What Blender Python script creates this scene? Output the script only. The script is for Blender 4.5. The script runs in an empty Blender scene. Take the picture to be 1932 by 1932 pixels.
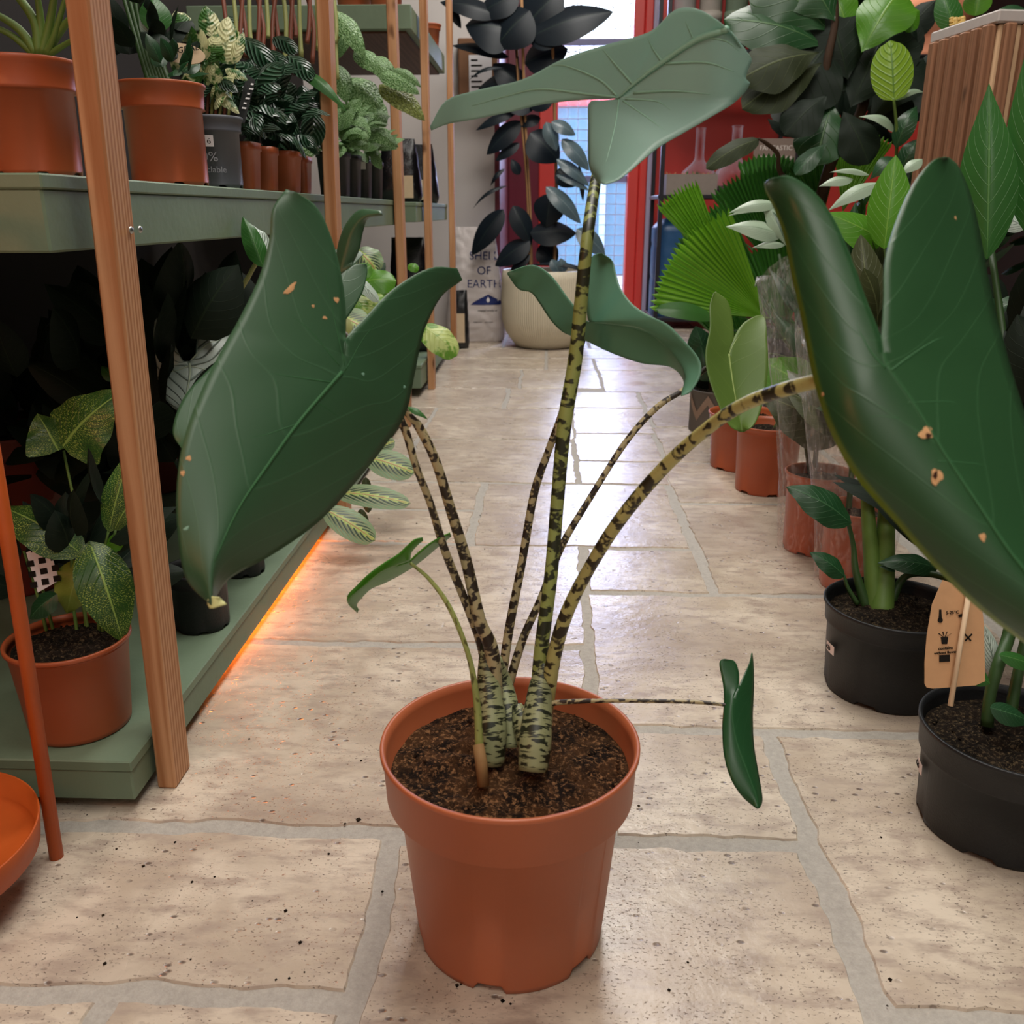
import bpy, math, random
from mathutils import Vector, Matrix, noise
from mathutils.bvhtree import BVHTree
random.seed(7)
PI=math.pi
scn=bpy.context.scene; COL=scn.collection
# ---------------------------------------------------------------- camera
FOC=1710.0; PITCH=math.radians(18.3); YAW=math.radians(2.2); CAMP=Vector((0,0,.595))
cd=bpy.data.cameras.new('camera'); cam=bpy.data.objects.new('camera',cd); COL.objects.link(cam)
cam.location=CAMP; cam.rotation_euler=(PI/2-PITCH,0,YAW)
cd.sensor_width=36; cd.lens=FOC/1932*36; cd.clip_start=.02
cd.dof.use_dof=True; cd.dof.focus_distance=1.0; cd.dof.aperture_fstop=14
scn.camera=cam
FW=Vector((-math.sin(YAW)*math.cos(PITCH),math.cos(YAW)*math.cos(PITCH),-math.sin(PITCH)))
RT=Vector((math.cos(YAW),math.sin(YAW),0)); UP=RT.cross(FW)
# ---------------------------------------------------------------- world, lights, exposure
scn.view_settings.view_transform='Standard'; scn.view_settings.look='None'
scn.view_settings.gamma=1; scn.view_settings.use_curve_mapping=False
scn.view_settings.exposure=0.5
w=bpy.data.worlds.new('sky'); scn.world=w; w.use_nodes=True
bg=w.node_tree.nodes['Background']; bg.inputs[0].default_value=(.72,.84,1,1); bg.inputs[1].default_value=4.0
def area(name,loc,rot,sx,sy,en,col):
    l=bpy.data.lights.new(name,'AREA'); l.shape='RECTANGLE'; l.size=sx; l.size_y=sy; l.energy=en; l.color=col
    o=bpy.data.objects.new(name,l); COL.objects.link(o); o.location=loc; o.rotation_euler=rot; return o
area('ceiling_panel',(.25,1.1,2.7),(0,0,0),1.0,1.2,32,(1,.95,.88))
area('ceiling_panel',(.2,3.2,2.7),(0,0,0),.8,1.4,34,(1,.96,.9))
area('ceiling_panel',(.1,-.8,2.6),(math.radians(-12),0,0),1.4,1.0,20,(1,.95,.88))
area('orange_lamp',(-.85,-.1,.9),(math.radians(85),0,math.radians(-25)),.3,.3,1.6,(1,.33,.14))
area('door_daylight',(.5,6.9,1.9),(math.radians(-72),0,0),1.6,1.8,210,(.5,.6,1))
# ---------------------------------------------------------------- unprojection: photo pixel -> place
def ray(x,y): return FW+RT*((x-966)/FOC)+UP*((966-y)/FOC)
def G(x,y,z=0):
    r=ray(x,y); return CAMP+r*((z-CAMP.z)/r.z)
def onX(x,y,v):
    r=ray(x,y); return CAMP+r*(v/r.x)
def onY(x,y,v):
    r=ray(x,y); return CAMP+r*(v/r.y)
def D(x,y,d): return CAMP+ray(x,y)*d
def proj(p):
    q=Vector(p)-CAMP; d=q.dot(FW); return 966+FOC*q.dot(RT)/d, 966-FOC*q.dot(UP)/d, d
# ---------------------------------------------------------------- object helpers
def obj(name,vs,fs,mat,parent=None,uv=None,smooth=True,mi=None):
    o0=parent_loc(parent)
    me=bpy.data.meshes.new(name); me.from_pydata([tuple(Vector(v)-o0) for v in vs],[],fs); me.update()
    for m in (mat if isinstance(mat,(list,tuple)) else [mat]): me.materials.append(m)
    if uv:
        l=me.uv_layers.new(name='UVMap')
        for lp in me.loops: l.data[lp.index].uv=uv[lp.vertex_index]
    if mi:
        for p,i in zip(me.polygons,mi): p.material_index=i
    for p in me.polygons: p.use_smooth=smooth
    o=bpy.data.objects.new(name,me); COL.objects.link(o)
    if parent: o.parent=parent
    return o
def parent_loc(p):
    v=Vector((0,0,0))
    while p: v+=Vector(p.location); p=p.parent
    return v
def tag(o,label,cat,group=None,kind=None):
    if label: o['label']=label
    if cat: o['category']=cat
    if group: o['group']=group
    if kind: o['kind']=kind
    return o
def thing(name,loc,label,cat,group=None):
    o=bpy.data.objects.new(name,None); o.empty_display_size=.05; COL.objects.link(o); o.location=loc
    return tag(o,label,cat,group)
def struct(o): o['kind']='structure'; return o
class B:
    def __init__(s): s.v=[];s.f=[];s.uv=[]
    def add(s,v,f,uv=None):
        n=len(s.v); s.v+=[Vector(a) for a in v]; s.f+=[tuple(i+n for i in q) for q in f]; s.uv+=uv or [(0,0)]*len(v); return s
    def box(s,a,b,bev=0):
        (x0,y0,z0),(x1,y1,z1)=a,b
        x0,x1=min(x0,x1),max(x0,x1);y0,y1=min(y0,y1),max(y0,y1);z0,z1=min(z0,z1),max(z0,z1)
        if not bev:
            return s.add([(x0,y0,z0),(x1,y0,z0),(x1,y1,z0),(x0,y1,z0),(x0,y0,z1),(x1,y0,z1),(x1,y1,z1),(x0,y1,z1)],
              [(0,3,2,1),(4,5,6,7),(0,1,5,4),(1,2,6,5),(2,3,7,6),(3,0,4,7)])
        vs=[];m={}
        for i,x in enumerate((x0,x1)):
            for j,y in enumerate((y0,y1)):
                for k,z in enumerate((z0,z1)):
                    sx,sy,sz=(1,-1)[i]*bev,(1,-1)[j]*bev,(1,-1)[k]*bev
                    m[i,j,k,0]=len(vs);vs.append((x,y+sy,z+sz)); m[i,j,k,1]=len(vs);vs.append((x+sx,y,z+sz)); m[i,j,k,2]=len(vs);vs.append((x+sx,y+sy,z))
        fs=[]
        for i in (0,1):
            q=[m[i,0,0,0],m[i,1,0,0],m[i,1,1,0],m[i,0,1,0]]; fs.append(q if i else q[::-1])
            q=[m[0,i,0,1],m[1,i,0,1],m[1,i,1,1],m[0,i,1,1]]; fs.append(q[::-1] if i else q)
            q=[m[0,0,i,2],m[1,0,i,2],m[1,1,i,2],m[0,1,i,2]]; fs.append(q if i else q[::-1])
            for j in (0,1):
                e=(i+j)%2
                q=[m[0,i,j,1],m[1,i,j,1],m[1,i,j,2],m[0,i,j,2]]; fs.append(q if e else q[::-1])
                q=[m[i,0,j,0],m[i,1,j,0],m[i,1,j,2],m[i,0,j,2]]; fs.append(q[::-1] if e else q)
                q=[m[i,j,0,0],m[i,j,1,0],m[i,j,1,1],m[i,j,0,1]]; fs.append(q if e else q[::-1])
                for k in (0,1):
                    q=[m[i,j,k,0],m[i,j,k,1],m[i,j,k,2]]; fs.append(q if (i+j+k)%2 else q[::-1])
        return s.add(vs,fs)
    def tube(s,pts,rad,n=10,cap=True):
        pts=[Vector(p) for p in pts]; L=0; vs=[];uv=[];fs=[]
        k=len(pts)
        if not isinstance(rad,(list,tuple)): rad=[rad]*k
        if len(rad)!=k: rad=[interp(rad,i/(k-1)) for i in range(k)]
        ref=None
        for i,p in enumerate(pts):
            t=(pts[min(i+1,k-1)]-pts[max(i-1,0)]).normalized()
            if ref is None: ref=t.orthogonal().normalized()
            a=(ref-t*ref.dot(t)).normalized(); ref=a; b=t.cross(a)
            if i: L+=(p-pts[i-1]).length
            for j in range(n):
                th=2*PI*j/n; vs.append(p+(a*math.cos(th)+b*math.sin(th))*rad[i]); uv.append((abs(2*j/n-1),L))
        for i in range(k-1):
            for j in range(n):
                a=i*n+j;b=i*n+(j+1)%n; fs.append((a,b,b+n,a+n))
        if cap: fs.append(tuple(range(n))[::-1]); fs.append(tuple(range((k-1)*n,k*n)))
        return s.add(vs,fs,uv)
    def lathe(s,prof,c=(0,0,0),n=48,warp=None,cap=False):
        vs=[];uv=[];fs=[]
        for i,(r,z) in enumerate(prof):
            for j in range(n):
                th=2*PI*j/n; rr,zz=(warp(i,r,z,th) if warp else (r,z))
                vs.append((c[0]+rr*math.cos(th),c[1]+rr*math.sin(th),c[2]+zz)); uv.append((j/n,z))
        for i in range(len(prof)-1):
            for j in range(n):
                a=i*n+j;b=i*n+(j+1)%n; fs.append((a,b,b+n,a+n))
        if cap: fs.append(tuple(range(n))[::-1]); fs.append(tuple(range((len(prof)-1)*n,len(prof)*n)))
        return s.add(vs,fs,uv)
    def grid(s,P,UV=None):
        nu=len(P);nv=len(P[0]); vs=[p for r in P for p in r]
        fs=[(i*nv+j,i*nv+j+1,(i+1)*nv+j+1,(i+1)*nv+j) for i in range(nu-1) for j in range(nv-1)]
        return s.add(vs,fs,[u for r in UV for u in r] if UV else None)
    def make(s,name,mat,parent=None,smooth=True): return obj(name,s.v,s.f,mat,parent,s.uv,smooth)
def interp(a,t):
    x=t*(len(a)-1); i=min(int(x),len(a)-2); f=x-i; return a[i]*(1-f)+a[i+1]*f
def spline(pts,n):
    """Catmull-Rom through pts, n samples; index-uniform"""
    P=[Vector(p) for p in pts]; k=len(P); out=[]
    for i in range(n):
        x=i/(n-1)*(k-1); a=min(int(x),k-2); t=x-a
        p1,p2=P[a],P[a+1]; p0=P[a-1] if a else p1*2-p2; p3=P[a+2] if a+2<k else p2*2-p1
        out.append(.5*((2*p1)+(p2-p0)*t+(2*p0-5*p1+4*p2-p3)*t*t+(3*p1-p0-3*p2+p3)*t**3))
    return out
# ---------------------------------------------------------------- materials
def H(h):
    h=h.lstrip('#'); c=[int(h[i:i+2],16)/255 for i in (0,2,4)]
    return tuple((x/12.92 if x<=.04045 else ((x+.055)/1.055)**2.4) for x in c)+(1,)
class N:
    def __init__(s,name):
        s.m=bpy.data.materials.new(name); s.m.use_nodes=True; s.t=s.m.node_tree; s.n=s.t.nodes
        s.p=s.n['Principled BSDF']; s.out=s.n['Material Output']
    def new(s,ty,**k):
        nd=s.n.new(ty)
        for a,b in k.items(): setattr(nd,a,b)
        return nd
    def lk(s,a,b): s.t.links.new(a,b)
    def val(s,inp,v):
        if hasattr(v,'is_output') or isinstance(v,bpy.types.NodeSocket): s.lk(v,inp)
        else: inp.default_value=v
    def math(s,op,a,b=0,c=0,clamp=False):
        nd=s.new('ShaderNodeMath',operation=op,use_clamp=clamp)
        s.val(nd.inputs[0],a); s.val(nd.inputs[1],b); s.val(nd.inputs[2],c); return nd.outputs[0]
    def mix(s,f,a,b):
        nd=s.new('ShaderNodeMix',data_type='RGBA'); s.val(nd.inputs[0],f); s.val(nd.inputs[6],a); s.val(nd.inputs[7],b); return nd.outputs[2]
    def ss(s,x,a,b):
        nd=s.new('ShaderNodeMapRange',interpolation_type='SMOOTHSTEP'); s.val(nd.inputs[0],x); nd.inputs[1].default_value=a; nd.inputs[2].default_value=b; return nd.outputs[0]
    def obj(s): return s.new('ShaderNodeTexCoord').outputs['Object']
    def geo(s): return s.new('ShaderNodeNewGeometry').outputs['Position']
    def uv(s): return s.new('ShaderNodeTexCoord').outputs['UV']
    def mp(s,v,sc,loc=(0,0,0)):
        nd=s.new('ShaderNodeMapping'); s.lk(v,nd.inputs[0]); nd.inputs['Scale'].default_value=sc; nd.inputs['Location'].default_value=loc; return nd.outputs[0]
    def noise(s,v,sc,det=2,ro=.5,dist=0):
        nd=s.new('ShaderNodeTexNoise'); s.lk(v,nd.inputs['Vector']); nd.inputs['Scale'].default_value=sc; nd.inputs['Detail'].default_value=det
        nd.inputs['Roughness'].default_value=ro; nd.inputs['Distortion'].default_value=dist; return nd.outputs[0]
    def bump(s,h,st,dist=.01):
        nd=s.new('ShaderNodeBump'); s.lk(h,nd.inputs['Height']); nd.inputs['Strength'].default_value=st; nd.inputs['Distance'].default_value=dist
        s.lk(nd.outputs[0],s.p.inputs['Normal']); return nd
    def set(s,col=None,rough=.5,spec=.5,**k):
        if col is not None: s.val(s.p.inputs['Base Color'],col)
        s.val(s.p.inputs['Roughness'],rough); s.p.inputs['Specular IOR Level'].default_value=spec
        for a,b in k.items(): s.val(s.p.inputs[a.replace('_',' ')],b)
        return s.m
MC={}
def plain(name,col,rough=.5,spec=.5,var=.12,sc=30,bump=0,**k):
    if name in MC: return MC[name]
    n=N(name); c=H(col); nz=n.noise(n.geo(),sc,3)
    d=tuple(x*(1-var) for x in c[:3])+(1,); e=tuple(min(1,x*(1+var)) for x in c[:3])+(1,)
    n.set(n.mix(nz,d,e),rough,spec,**k)
    if bump: n.bump(n.noise(n.geo(),sc*8,3),bump,.002)
    MC[name]=n.m; return n.m
def leafmat(name,c1,c2,vein=None,nv=9,slant=.35,vw=.1,vs=.6,rough=.38,trans=.25,bump=.3,back=None,mid=.035,mode=None,tcol=None,spec=.5,edge=0):
    n=N(name); s=n.new('ShaderNodeSeparateXYZ'); n.lk(n.uv(),s.inputs[0]); u,v=s.outputs[0],s.outputs[1]
    m=n.math('MULTIPLY',n.math('ABSOLUTE',n.math('SUBTRACT',v,.5)),2)
    pos=n.geo(); nz=n.noise(pos,14,2)
    col=n.mix(nz,H(c1),H(c2))
    t=n.math('SUBTRACT',n.math('MULTIPLY',u,nv),n.math('MULTIPLY',n.math('POWER',m,1.3),nv*slant))
    fr=n.math('FRACT',t); tri=n.math('ABSOLUTE',n.math('SUBTRACT',fr,.5))   # 0 at mid,0.5 at vein
    vm=n.math('MULTIPLY',n.ss(tri,.5-vw,.5),1)
    mm=n.math('SUBTRACT',1,n.ss(m,mid*.5,mid*1.6))
    h=n.math('MAXIMUM',vm,mm)
    if mode=='maranta':
        blot=n.math('MULTIPLY',n.math('SUBTRACT',1,n.ss(tri,.1,.34)),n.math('SUBTRACT',1,n.ss(m,.5,.72)))
        col=n.mix(blot,H('#7d9a72'),H('#20301f'))
        z=n.math('ADD',n.math('MULTIPLY',tri,.35),.10)
        col=n.mix(n.math('LESS_THAN',m,z),col,H('#a9c46a'))
        col=n.mix(n.math('MULTIPLY',n.ss(tri,.43,.5),1),col,H('#c08a6e'))
        col=n.mix(mm,col,H('#b98a60'))
    elif mode=='mosaic':
        c=n.mp(n.uv(),(95,26,1)); vo=n.noise(c,1,1,.4); cell=n.ss(vo,.52,.62)
        w=n.new('ShaderNodeTexWave',wave_type='BANDS',bands_direction='X'); n.lk(n.mp(n.uv(),(9,1,1)),w.inputs[0]); w.inputs['Scale'].default_value=2.2; w.inputs['Distortion'].default_value=1
        col=n.mix(n.math('MULTIPLY',n.math('MULTIPLY',cell,.8),n.ss(n.noise(pos,40,2),.3,.6)),col,H('#a9c25a'))
        col=n.mix(n.math('MULTIPLY',n.math('LESS_THAN',n.math('FRACT',n.math('MULTIPLY',t,3)),.3),.35),col,H('#16300f'))
        col=n.mix(mm,col,H('#8fb055'))
    elif mode=='varieg':
        k=n.ss(n.noise(pos,vw*100,3,.7),.44,.56); col=n.mix(k,col,H(vein))
    elif mode=='quilt':
        f=n.noise(n.mp(n.uv(),(26,14,1)),1,1,.5); h=f; col=n.mix(n.ss(f,.4,.62),col,H(vein))
        col=n.mix(n.math('MULTIPLY',mm,.6),col,H(vein))
    elif mode=='ridge':
        col=n.mix(n.math('MULTIPLY',n.ss(tri,.0,.3),1),H(vein),col); col=n.mix(n.ss(nz,.3,.7),col,H(c1))
        h=n.math('SUBTRACT',1,n.math('MULTIPLY',tri,2))
    elif mode=='fan':
        fv=n.math('FRACT',n.math('MULTIPLY',v,nv)); h=n.math('ABSOLUTE',n.math('SUBTRACT',fv,.5)); col=n.mix(n.ss(h,.25,.5),col,H(vein or c2))
    elif vein:
        col=n.mix(n.math('MULTIPLY',vm,vs*.7),col,H(vein)); col=n.mix(n.math('MULTIPLY',mm,vs),col,H(vein))
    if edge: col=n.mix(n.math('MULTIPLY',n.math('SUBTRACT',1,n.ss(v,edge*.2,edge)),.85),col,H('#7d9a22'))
    if back:
        bf=n.new('ShaderNodeNewGeometry').outputs['Backfacing']; col=n.mix(bf,col,n.mix(n.math('MULTIPLY',h,.5),H(back),col))
    n.set(col,rough,spec); n.bump(h,bump,.004)
    if trans:
        tr=n.new('ShaderNodeBsdfTranslucent'); mx=n.new('ShaderNodeMixShader'); mx.inputs[0].default_value=trans
        if tcol: tr.inputs[0].default_value=H(tcol)
        else: n.lk(col,tr.inputs[0])
        n.lk(n.p.outputs[0],mx.inputs[1]); n.lk(tr.outputs[0],mx.inputs[2]); n.lk(mx.outputs[0],n.out.inputs[0])
    return n.m
def zebra(name,light,dark,sc=150,xs=1.6,th=.5,rough=.45):
    n=N(name); v=n.mp(n.uv(),(xs,sc,1)); f=n.noise(v,1,2,.55,.4); f2=n.noise(n.mp(n.uv(),(6,sc*3,1)),1,2)
    k=n.ss(n.math('ADD',f,n.math('MULTIPLY',f2,.12)),th+.02,th+.09)
    l=n.mix(n.noise(n.geo(),60,2),H(light),tuple(x*.8 for x in H(light)[:3])+(1,))
    n.set(n.mix(k,l,H(dark)),rough); return n.m
def wood(name,c1,c2,axis=2,rough=.6,ring=1.0):
    n=N(name); sc=[28,28,28]; sc[axis]=1.1
    p=n.geo(); f=n.noise(n.mp(p,tuple(x*ring for x in sc)),2.2,4,.6,.8)
    w=n.new('ShaderNodeTexWave',wave_type='RINGS',rings_direction='XYZ'[axis]); s2=[22,22,22]; s2[axis]=1.2
    n.lk(n.mp(p,tuple(s2),(3.1,1.3,.4)),w.inputs[0]); w.inputs['Scale'].default_value=2.4; w.inputs['Distortion'].default_value=4; w.inputs['Detail'].default_value=3
    kn=n.noise(n.mp(p,(14,14,5)),1.3,2); k=n.math('ADD',n.math('MULTIPLY',w.outputs['Fac'],.55),n.math('MULTIPLY',f,.5))
    c=n.mix(n.math('MULTIPLY',k,1,clamp=True),H(c1),H(c2)); c=n.mix(n.ss(kn,.68,.78),c,tuple(x*.35 for x in H(c2)[:3])+(1,))
    n.set(c,rough,.3); n.bump(f,.25,.002); return n.m
# floor
def floor_mat():
    n=N('travertine'); p=n.geo(); ri=n.new('ShaderNodeNewGeometry').outputs['Random Per Island']
    cmb=n.new('ShaderNodeCombineXYZ'); n.lk(n.math('MULTIPLY',ri,40),cmb.inputs[0]); n.lk(n.math('MULTIPLY',ri,17),cmb.inputs[1])
    ad=n.new('ShaderNodeVectorMath',operation='ADD'); n.lk(p,ad.inputs[0]); n.lk(cmb.outputs[0],ad.inputs[1]); q=ad.outputs[0]
    c=n.mix(n.ss(n.noise(q,7,4,.6,.5),.3,.7),H('#b3a390'),H('#d6c9b6'))
    c=n.mix(n.ss(n.noise(n.mp(q,(1,2.5,1)),22,4,.65),.42,.7),c,H('#a8988a'))
    c=n.mix(n.math('MULTIPLY',n.ss(n.noise(q,3,3),.5,.72),.55),c,H('#9c8b7d'))
    f=n.noise(n.mp(q,(1,1.6,1)),260,3,.6); f3=n.noise(q,30,2)
    pit=n.math('MULTIPLY',n.ss(f,.60,.67),n.ss(f3,.36,.54))
    vo=n.new('ShaderNodeTexVoronoi'); n.lk(n.mp(q,(1,1.7,1)),vo.inputs[0]); vo.inputs['Scale'].default_value=48
    big=n.math('MULTIPLY',n.math('SUBTRACT',1,n.ss(vo.outputs['Distance'],.08,.2)),n.ss(n.noise(q,12,2),.47,.56))
    pk=n.math('MAXIMUM',n.math('MULTIPLY',pit,.75),n.math('MULTIPLY',big,.9))
    c=n.mix(pk,c,H('#5f5048')); c=n.mix(n.math('MULTIPLY',n.math('SUBTRACT',ri,.5),.22,clamp=True),c,H('#8f7c6b'))
    n.set(c,n.math('ADD',n.math('MULTIPLY',n.noise(q,9,2),.25),.16),.6)
    h=n.math('SUBTRACT',n.math('MULTIPLY',n.noise(q,55,4,.6),.55),pk)
    n.bump(h,.6,.0022); return n.m
def grout_mat():
    n=N('grout'); p=n.geo(); n.set(n.mix(n.noise(p,140,4,.8),H('#8a857d'),H('#c0bab0')),.8,.3); n.bump(n.noise(p,300,3),.5,.002); return n.m
M_FLOOR=floor_mat(); M_GROUT=grout_mat()
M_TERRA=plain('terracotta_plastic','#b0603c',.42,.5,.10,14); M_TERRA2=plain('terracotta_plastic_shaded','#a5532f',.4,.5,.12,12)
M_BLACK=plain('black_plastic','#16181a',.5,.4,.25,60,.15); M_GREYP=plain('grey_plastic','#5b5e66',.5,.4,.12,20)
M_GREEN=plain('green_paint','#6e8069',.5,.4,.16,9,.25); M_WOOD=wood('pine_post','#cfa077','#93592f',2,.6,1.8); M_WHITE=plain('white_paint','#cfc8c4',.7,.3,.06,3)
M_PAPER=plain('white_sticker','#e6e2e4',.6,.3,.03,20); M_INK=plain('black_ink','#17130f',.7,.2,.05); M_SCREW=plain('zinc_screw','#a9a9a5',.3,.5,.05,Metallic=.9)
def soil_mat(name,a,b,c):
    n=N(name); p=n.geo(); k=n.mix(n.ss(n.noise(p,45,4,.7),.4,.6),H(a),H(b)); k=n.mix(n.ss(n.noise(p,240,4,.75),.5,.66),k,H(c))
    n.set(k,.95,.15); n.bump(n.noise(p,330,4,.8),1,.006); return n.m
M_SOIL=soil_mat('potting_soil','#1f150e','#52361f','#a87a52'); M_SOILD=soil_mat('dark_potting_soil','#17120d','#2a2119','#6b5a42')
# ---------------------------------------------------------------- the setting
R0=random.Random(3)
tiles=[(-.56,-.15,.56,.76),(-.34,-.15,.15,.555),(-.75,-.345,.15,.555),(-.145,.26,.14,.755),(-.56,.062,.765,1.18),(.068,.268,.76,.965),
(.272,.68,.56,.965),(.272,.68,.14,.555),(.068,.68,.97,1.378),(.072,.278,1.385,1.588),(.285,.68,1.383,1.87),(-.56,.066,1.185,1.6),(-.138,.276,1.595,2.008),
(-.56,-.145,1.607,1.805),(-.56,-.145,1.81,2.012),(.285,.70,1.876,2.21),(.078,.292,2.014,2.21),(-.35,.072,2.018,2.43),(-.56,-.355,2.018,2.43),(.078,.30,2.216,2.512),
(.308,.72,2.216,2.6),(-.35,.08,2.436,2.85),(-.56,-.355,2.436,2.85),(.08,.312,2.518,2.865),(.318,.72,2.606,3.14),(-.56,-.14,2.856,3.2),(-.13,.08,2.856,3.2),(.086,.312,2.872,3.14)]
for (x0,x1,ya,yb) in [(-.56,-.1,3.206,3.6),(-.095,.2,3.206,3.6),(.205,.72,3.146,3.6)]: tiles.append((x0,x1,ya,yb))
y=3.606
while y<7:
    x=-1.2; hh=R0.choice((.3,.4))
    while x<2.2:
        ww=R0.choice((.2,.4,.6)); tiles.append((x,min(x+ww,2.25)-.006,y,y+hh-.006)); x+=ww
    y+=hh
def colfill(x0,x1,ya,yb):
    y=ya
    while y<yb:
        hh=R0.choice((.4,.2,.6)); x=x0; hh=min(hh,yb-y+.001)
        while x<x1-.01:
            ww=min(R0.choice((.2,.4,.6)),x1-x); tiles.append((x,x+ww-.006,y,y+hh-.006)); x+=ww
        y+=hh
colfill(.73,2.2,-1.5,3.6); colfill(-1.2,-.565,.56,3.6); colfill(-1.2,-.76,-1.5,.555); colfill(-.755,.725,-1.5,.135)
fb=B(); fmi=[]
for (x0,x1,ya,yb) in tiles:
    near=yb<3.7 and x1>-.8 and x0<.8 and yb>.3; g=.0045 if near else .003
    if yb<1.2 and near: g=.0065
    if ya>1.9: g=.0022
    x0+=g;x1-=g;ya+=g;yb-=g; st=.008 if near else .2
    pts=[]
    for (a,b) in (((x0,ya),(x1,ya)),((x1,ya),(x1,yb)),((x1,yb),(x0,yb)),((x0,yb),(x0,ya))):
        a=Vector(a);b=Vector(b);k=max(1,int((b-a).length/st))
        for i in range(k): pts.append(a.lerp(b,i/k))
    cx,cy=(x0+x1)/2,(ya+yb)/2; rings=[[],[]]
    for p in pts:
        j=Vector((noise.noise(Vector((p.x*45,p.y*45,1))),noise.noise(Vector((p.x*45,p.y*45,9)))))*.004+Vector((noise.noise(Vector((p.x*11,p.y*11,4))),noise.noise(Vector((p.x*11,p.y*11,6)))))*.006 if near else Vector((0,0))
        q=p+j; rings[0].append((q.x,q.y,-.004)); e=.0025
        dx=max(-1,min(1,(cx-q.x)/(.4*(x1-x0)))); dy=max(-1,min(1,(cy-q.y)/(.4*(yb-ya))))
        rings[1].append((q.x+e*dx,q.y+e*dy,0))
    k=len(pts); fb.add(rings[0]+rings[1],[(i,(i+1)%k,k+(i+1)%k,k+i) for i in range(k)]+[tuple(range(k,2*k))]); fmi+=[0]*(k+1)
fb.add([(-1.2,-1.5,-.0022),(2.25,-1.5,-.0022),(2.25,7.4,-.0022),(-1.2,7.4,-.0022)],[(0,1,2,3)]); fmi.append(1)
fl=obj('floor',fb.v,fb.f,[M_FLOOR,M_GROUT],None,smooth=False,mi=fmi); struct(fl)
M_DARKW=plain('dark_wall_paint','#221d1c',.8,.3,.1,4); M_CEIL=plain('ceiling_paint','#d8d3ca',.9,.2,.03,2); M_RED=plain('red_paint','#d8423a',.4,.5,.1,5); M_MAR=plain('maroon_paint','#6d1a2e',.45,.5,.1,5)
M_LILAC=plain('trim_highlight_lilac','#b7b3cf',.5,.5,.05,5)  # highlight along the door trim, put into its colour as pale lilac
struct(B().box((-1.25,-1.5,0),(-1.15,4.6,2.9)).make('wall_left',M_DARKW,None,False))
struct(B().box((-1.25,4.6,0),(-.26,5.75,2.9)).make('wall_back',M_WHITE,None,False))
struct(B().box((-.259,4.6,0),(-.235,5.7,2.9)).make('trim_1',M_MAR,None,False))
struct(B().box((-.234,5.62,0),(-.06,5.75,2.9)).make('trim_2',M_MAR,None,False))
struct(B().box((.60,5.62,0),(2.3,5.75,2.9)).make('wall_back',M_RED,None,False))
struct(B().box((-.06,5.62,1.98),(.6,5.75,2.9)).make('wall_back',M_RED,None,False))
struct(B().box((2.2,-1.5,0),(2.3,5.7,2.9)).make('wall_right',M_DARKW,None,False))
struct(B().box((-1.25,-1.6,0),(2.3,-1.5,2.9)).make('wall_near',M_WHITE,None,False))
struct(B().box((-1.25,-1.6,2.9),(2.3,5.75,3.0)).make('ceiling',M_CEIL,None,False))
# door: red frame, glazed leaf with wire mesh
dr=thing('door_1',(.2,5.68,0),None,None); struct(dr)
fr=B(); fr.box((-.06,5.60,0),(.045,5.72,1.98),.006); fr.box((.455,5.58,0),(.515,5.72,1.98),.006); fr.box((.516,5.56,0),(.56,5.72,1.98),.006); fr.box((-.06,5.6,1.98),(.56,5.7,2.04),.006); fr.make('door_frame',M_RED,dr,False)
B().box((.562,5.57,0),(.598,5.72,2.0),.004).make('door_trim',M_LILAC,dr,False)
M_ALU=plain('grey_blue_rail','#7f86b0',.4,.5,.05); lf=B()
for z in (.02,.78,1.50): lf.box((.046,5.655,z-.018),(.454,5.69,z+.018),.003)
lf.make('door_rail',M_ALU,dr,False)
ng=N('door_glass'); ng.set((.9,.95,1,1),.0,.5); ngt=ng.new('ShaderNodeBsdfTransparent'); ngm=ng.new('ShaderNodeMixShader'); ngm.inputs[0].default_value=.88
ng.lk(ng.p.outputs[0],ngm.inputs[1]); ng.lk(ngt.outputs[0],ngm.inputs[2]); ng.lk(ngm.outputs[0],ng.out.inputs[0]); M_GLASS=ng.m
B().box((.046,5.668,.04),(.454,5.673,1.96)).make('glass_pane',M_GLASS,dr,False)
mw=B(); x=.046
while x<.454: mw.box((x-.0022,5.66,.04),(x+.0022,5.665,1.45)); x+=.058
z=.06
while z<1.48: mw.box((.046,5.656,z-.0022),(.454,5.66,z+.0022)); z+=.058
mw.make('wire_mesh',plain('mesh_wire','#b9c6dc',.4,.5,.05),dr,False)
mw=B()
for k in range(5):
    pts=[(.05+.1*k+.02*math.sin(q*1.7+k*2),5.66,1.2+q*.08) for q in range(9)]; mw.tube(pts,.0022,5)
    pts=[(.05+q*.05,5.66,1.24+.11*k+.015*math.sin(q*2.1+k)) for q in range(9)]; mw.tube(pts,.0022,5)
mw.make('vine_wire',M_INK,dr)
# outside
og=B().box((-5,5.76,-.06),(6,12,-.01)); struct(og.make('floor_outside',plain('paving','#b9bcc0',.8,.3,.1,4),None,False))
fa=thing('shop_facade',(.5,9.5,0),'teal shopfront across the street seen through the glazed door','building')
B().box((-4,9.5,0),(5,9.8,1.55)).make('shopfront',plain('teal_paint','#2f6f8c',.5,.5,.3,1.2),fa,False)
fs=B(); 
for k in range(9): fs.box((-2+.5*k,9.45,.1),(-1.94+.5*k,9.5,1.5))
fs.make('mullion',plain('pale_frame','#9fc4dc',.5),fa,False)
B().box((-4,9.42,1.56),(5,9.8,1.95),.01).make('fascia',plain('fascia_red','#d9484a',.5,.5,.1,2),fa,False)
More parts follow.
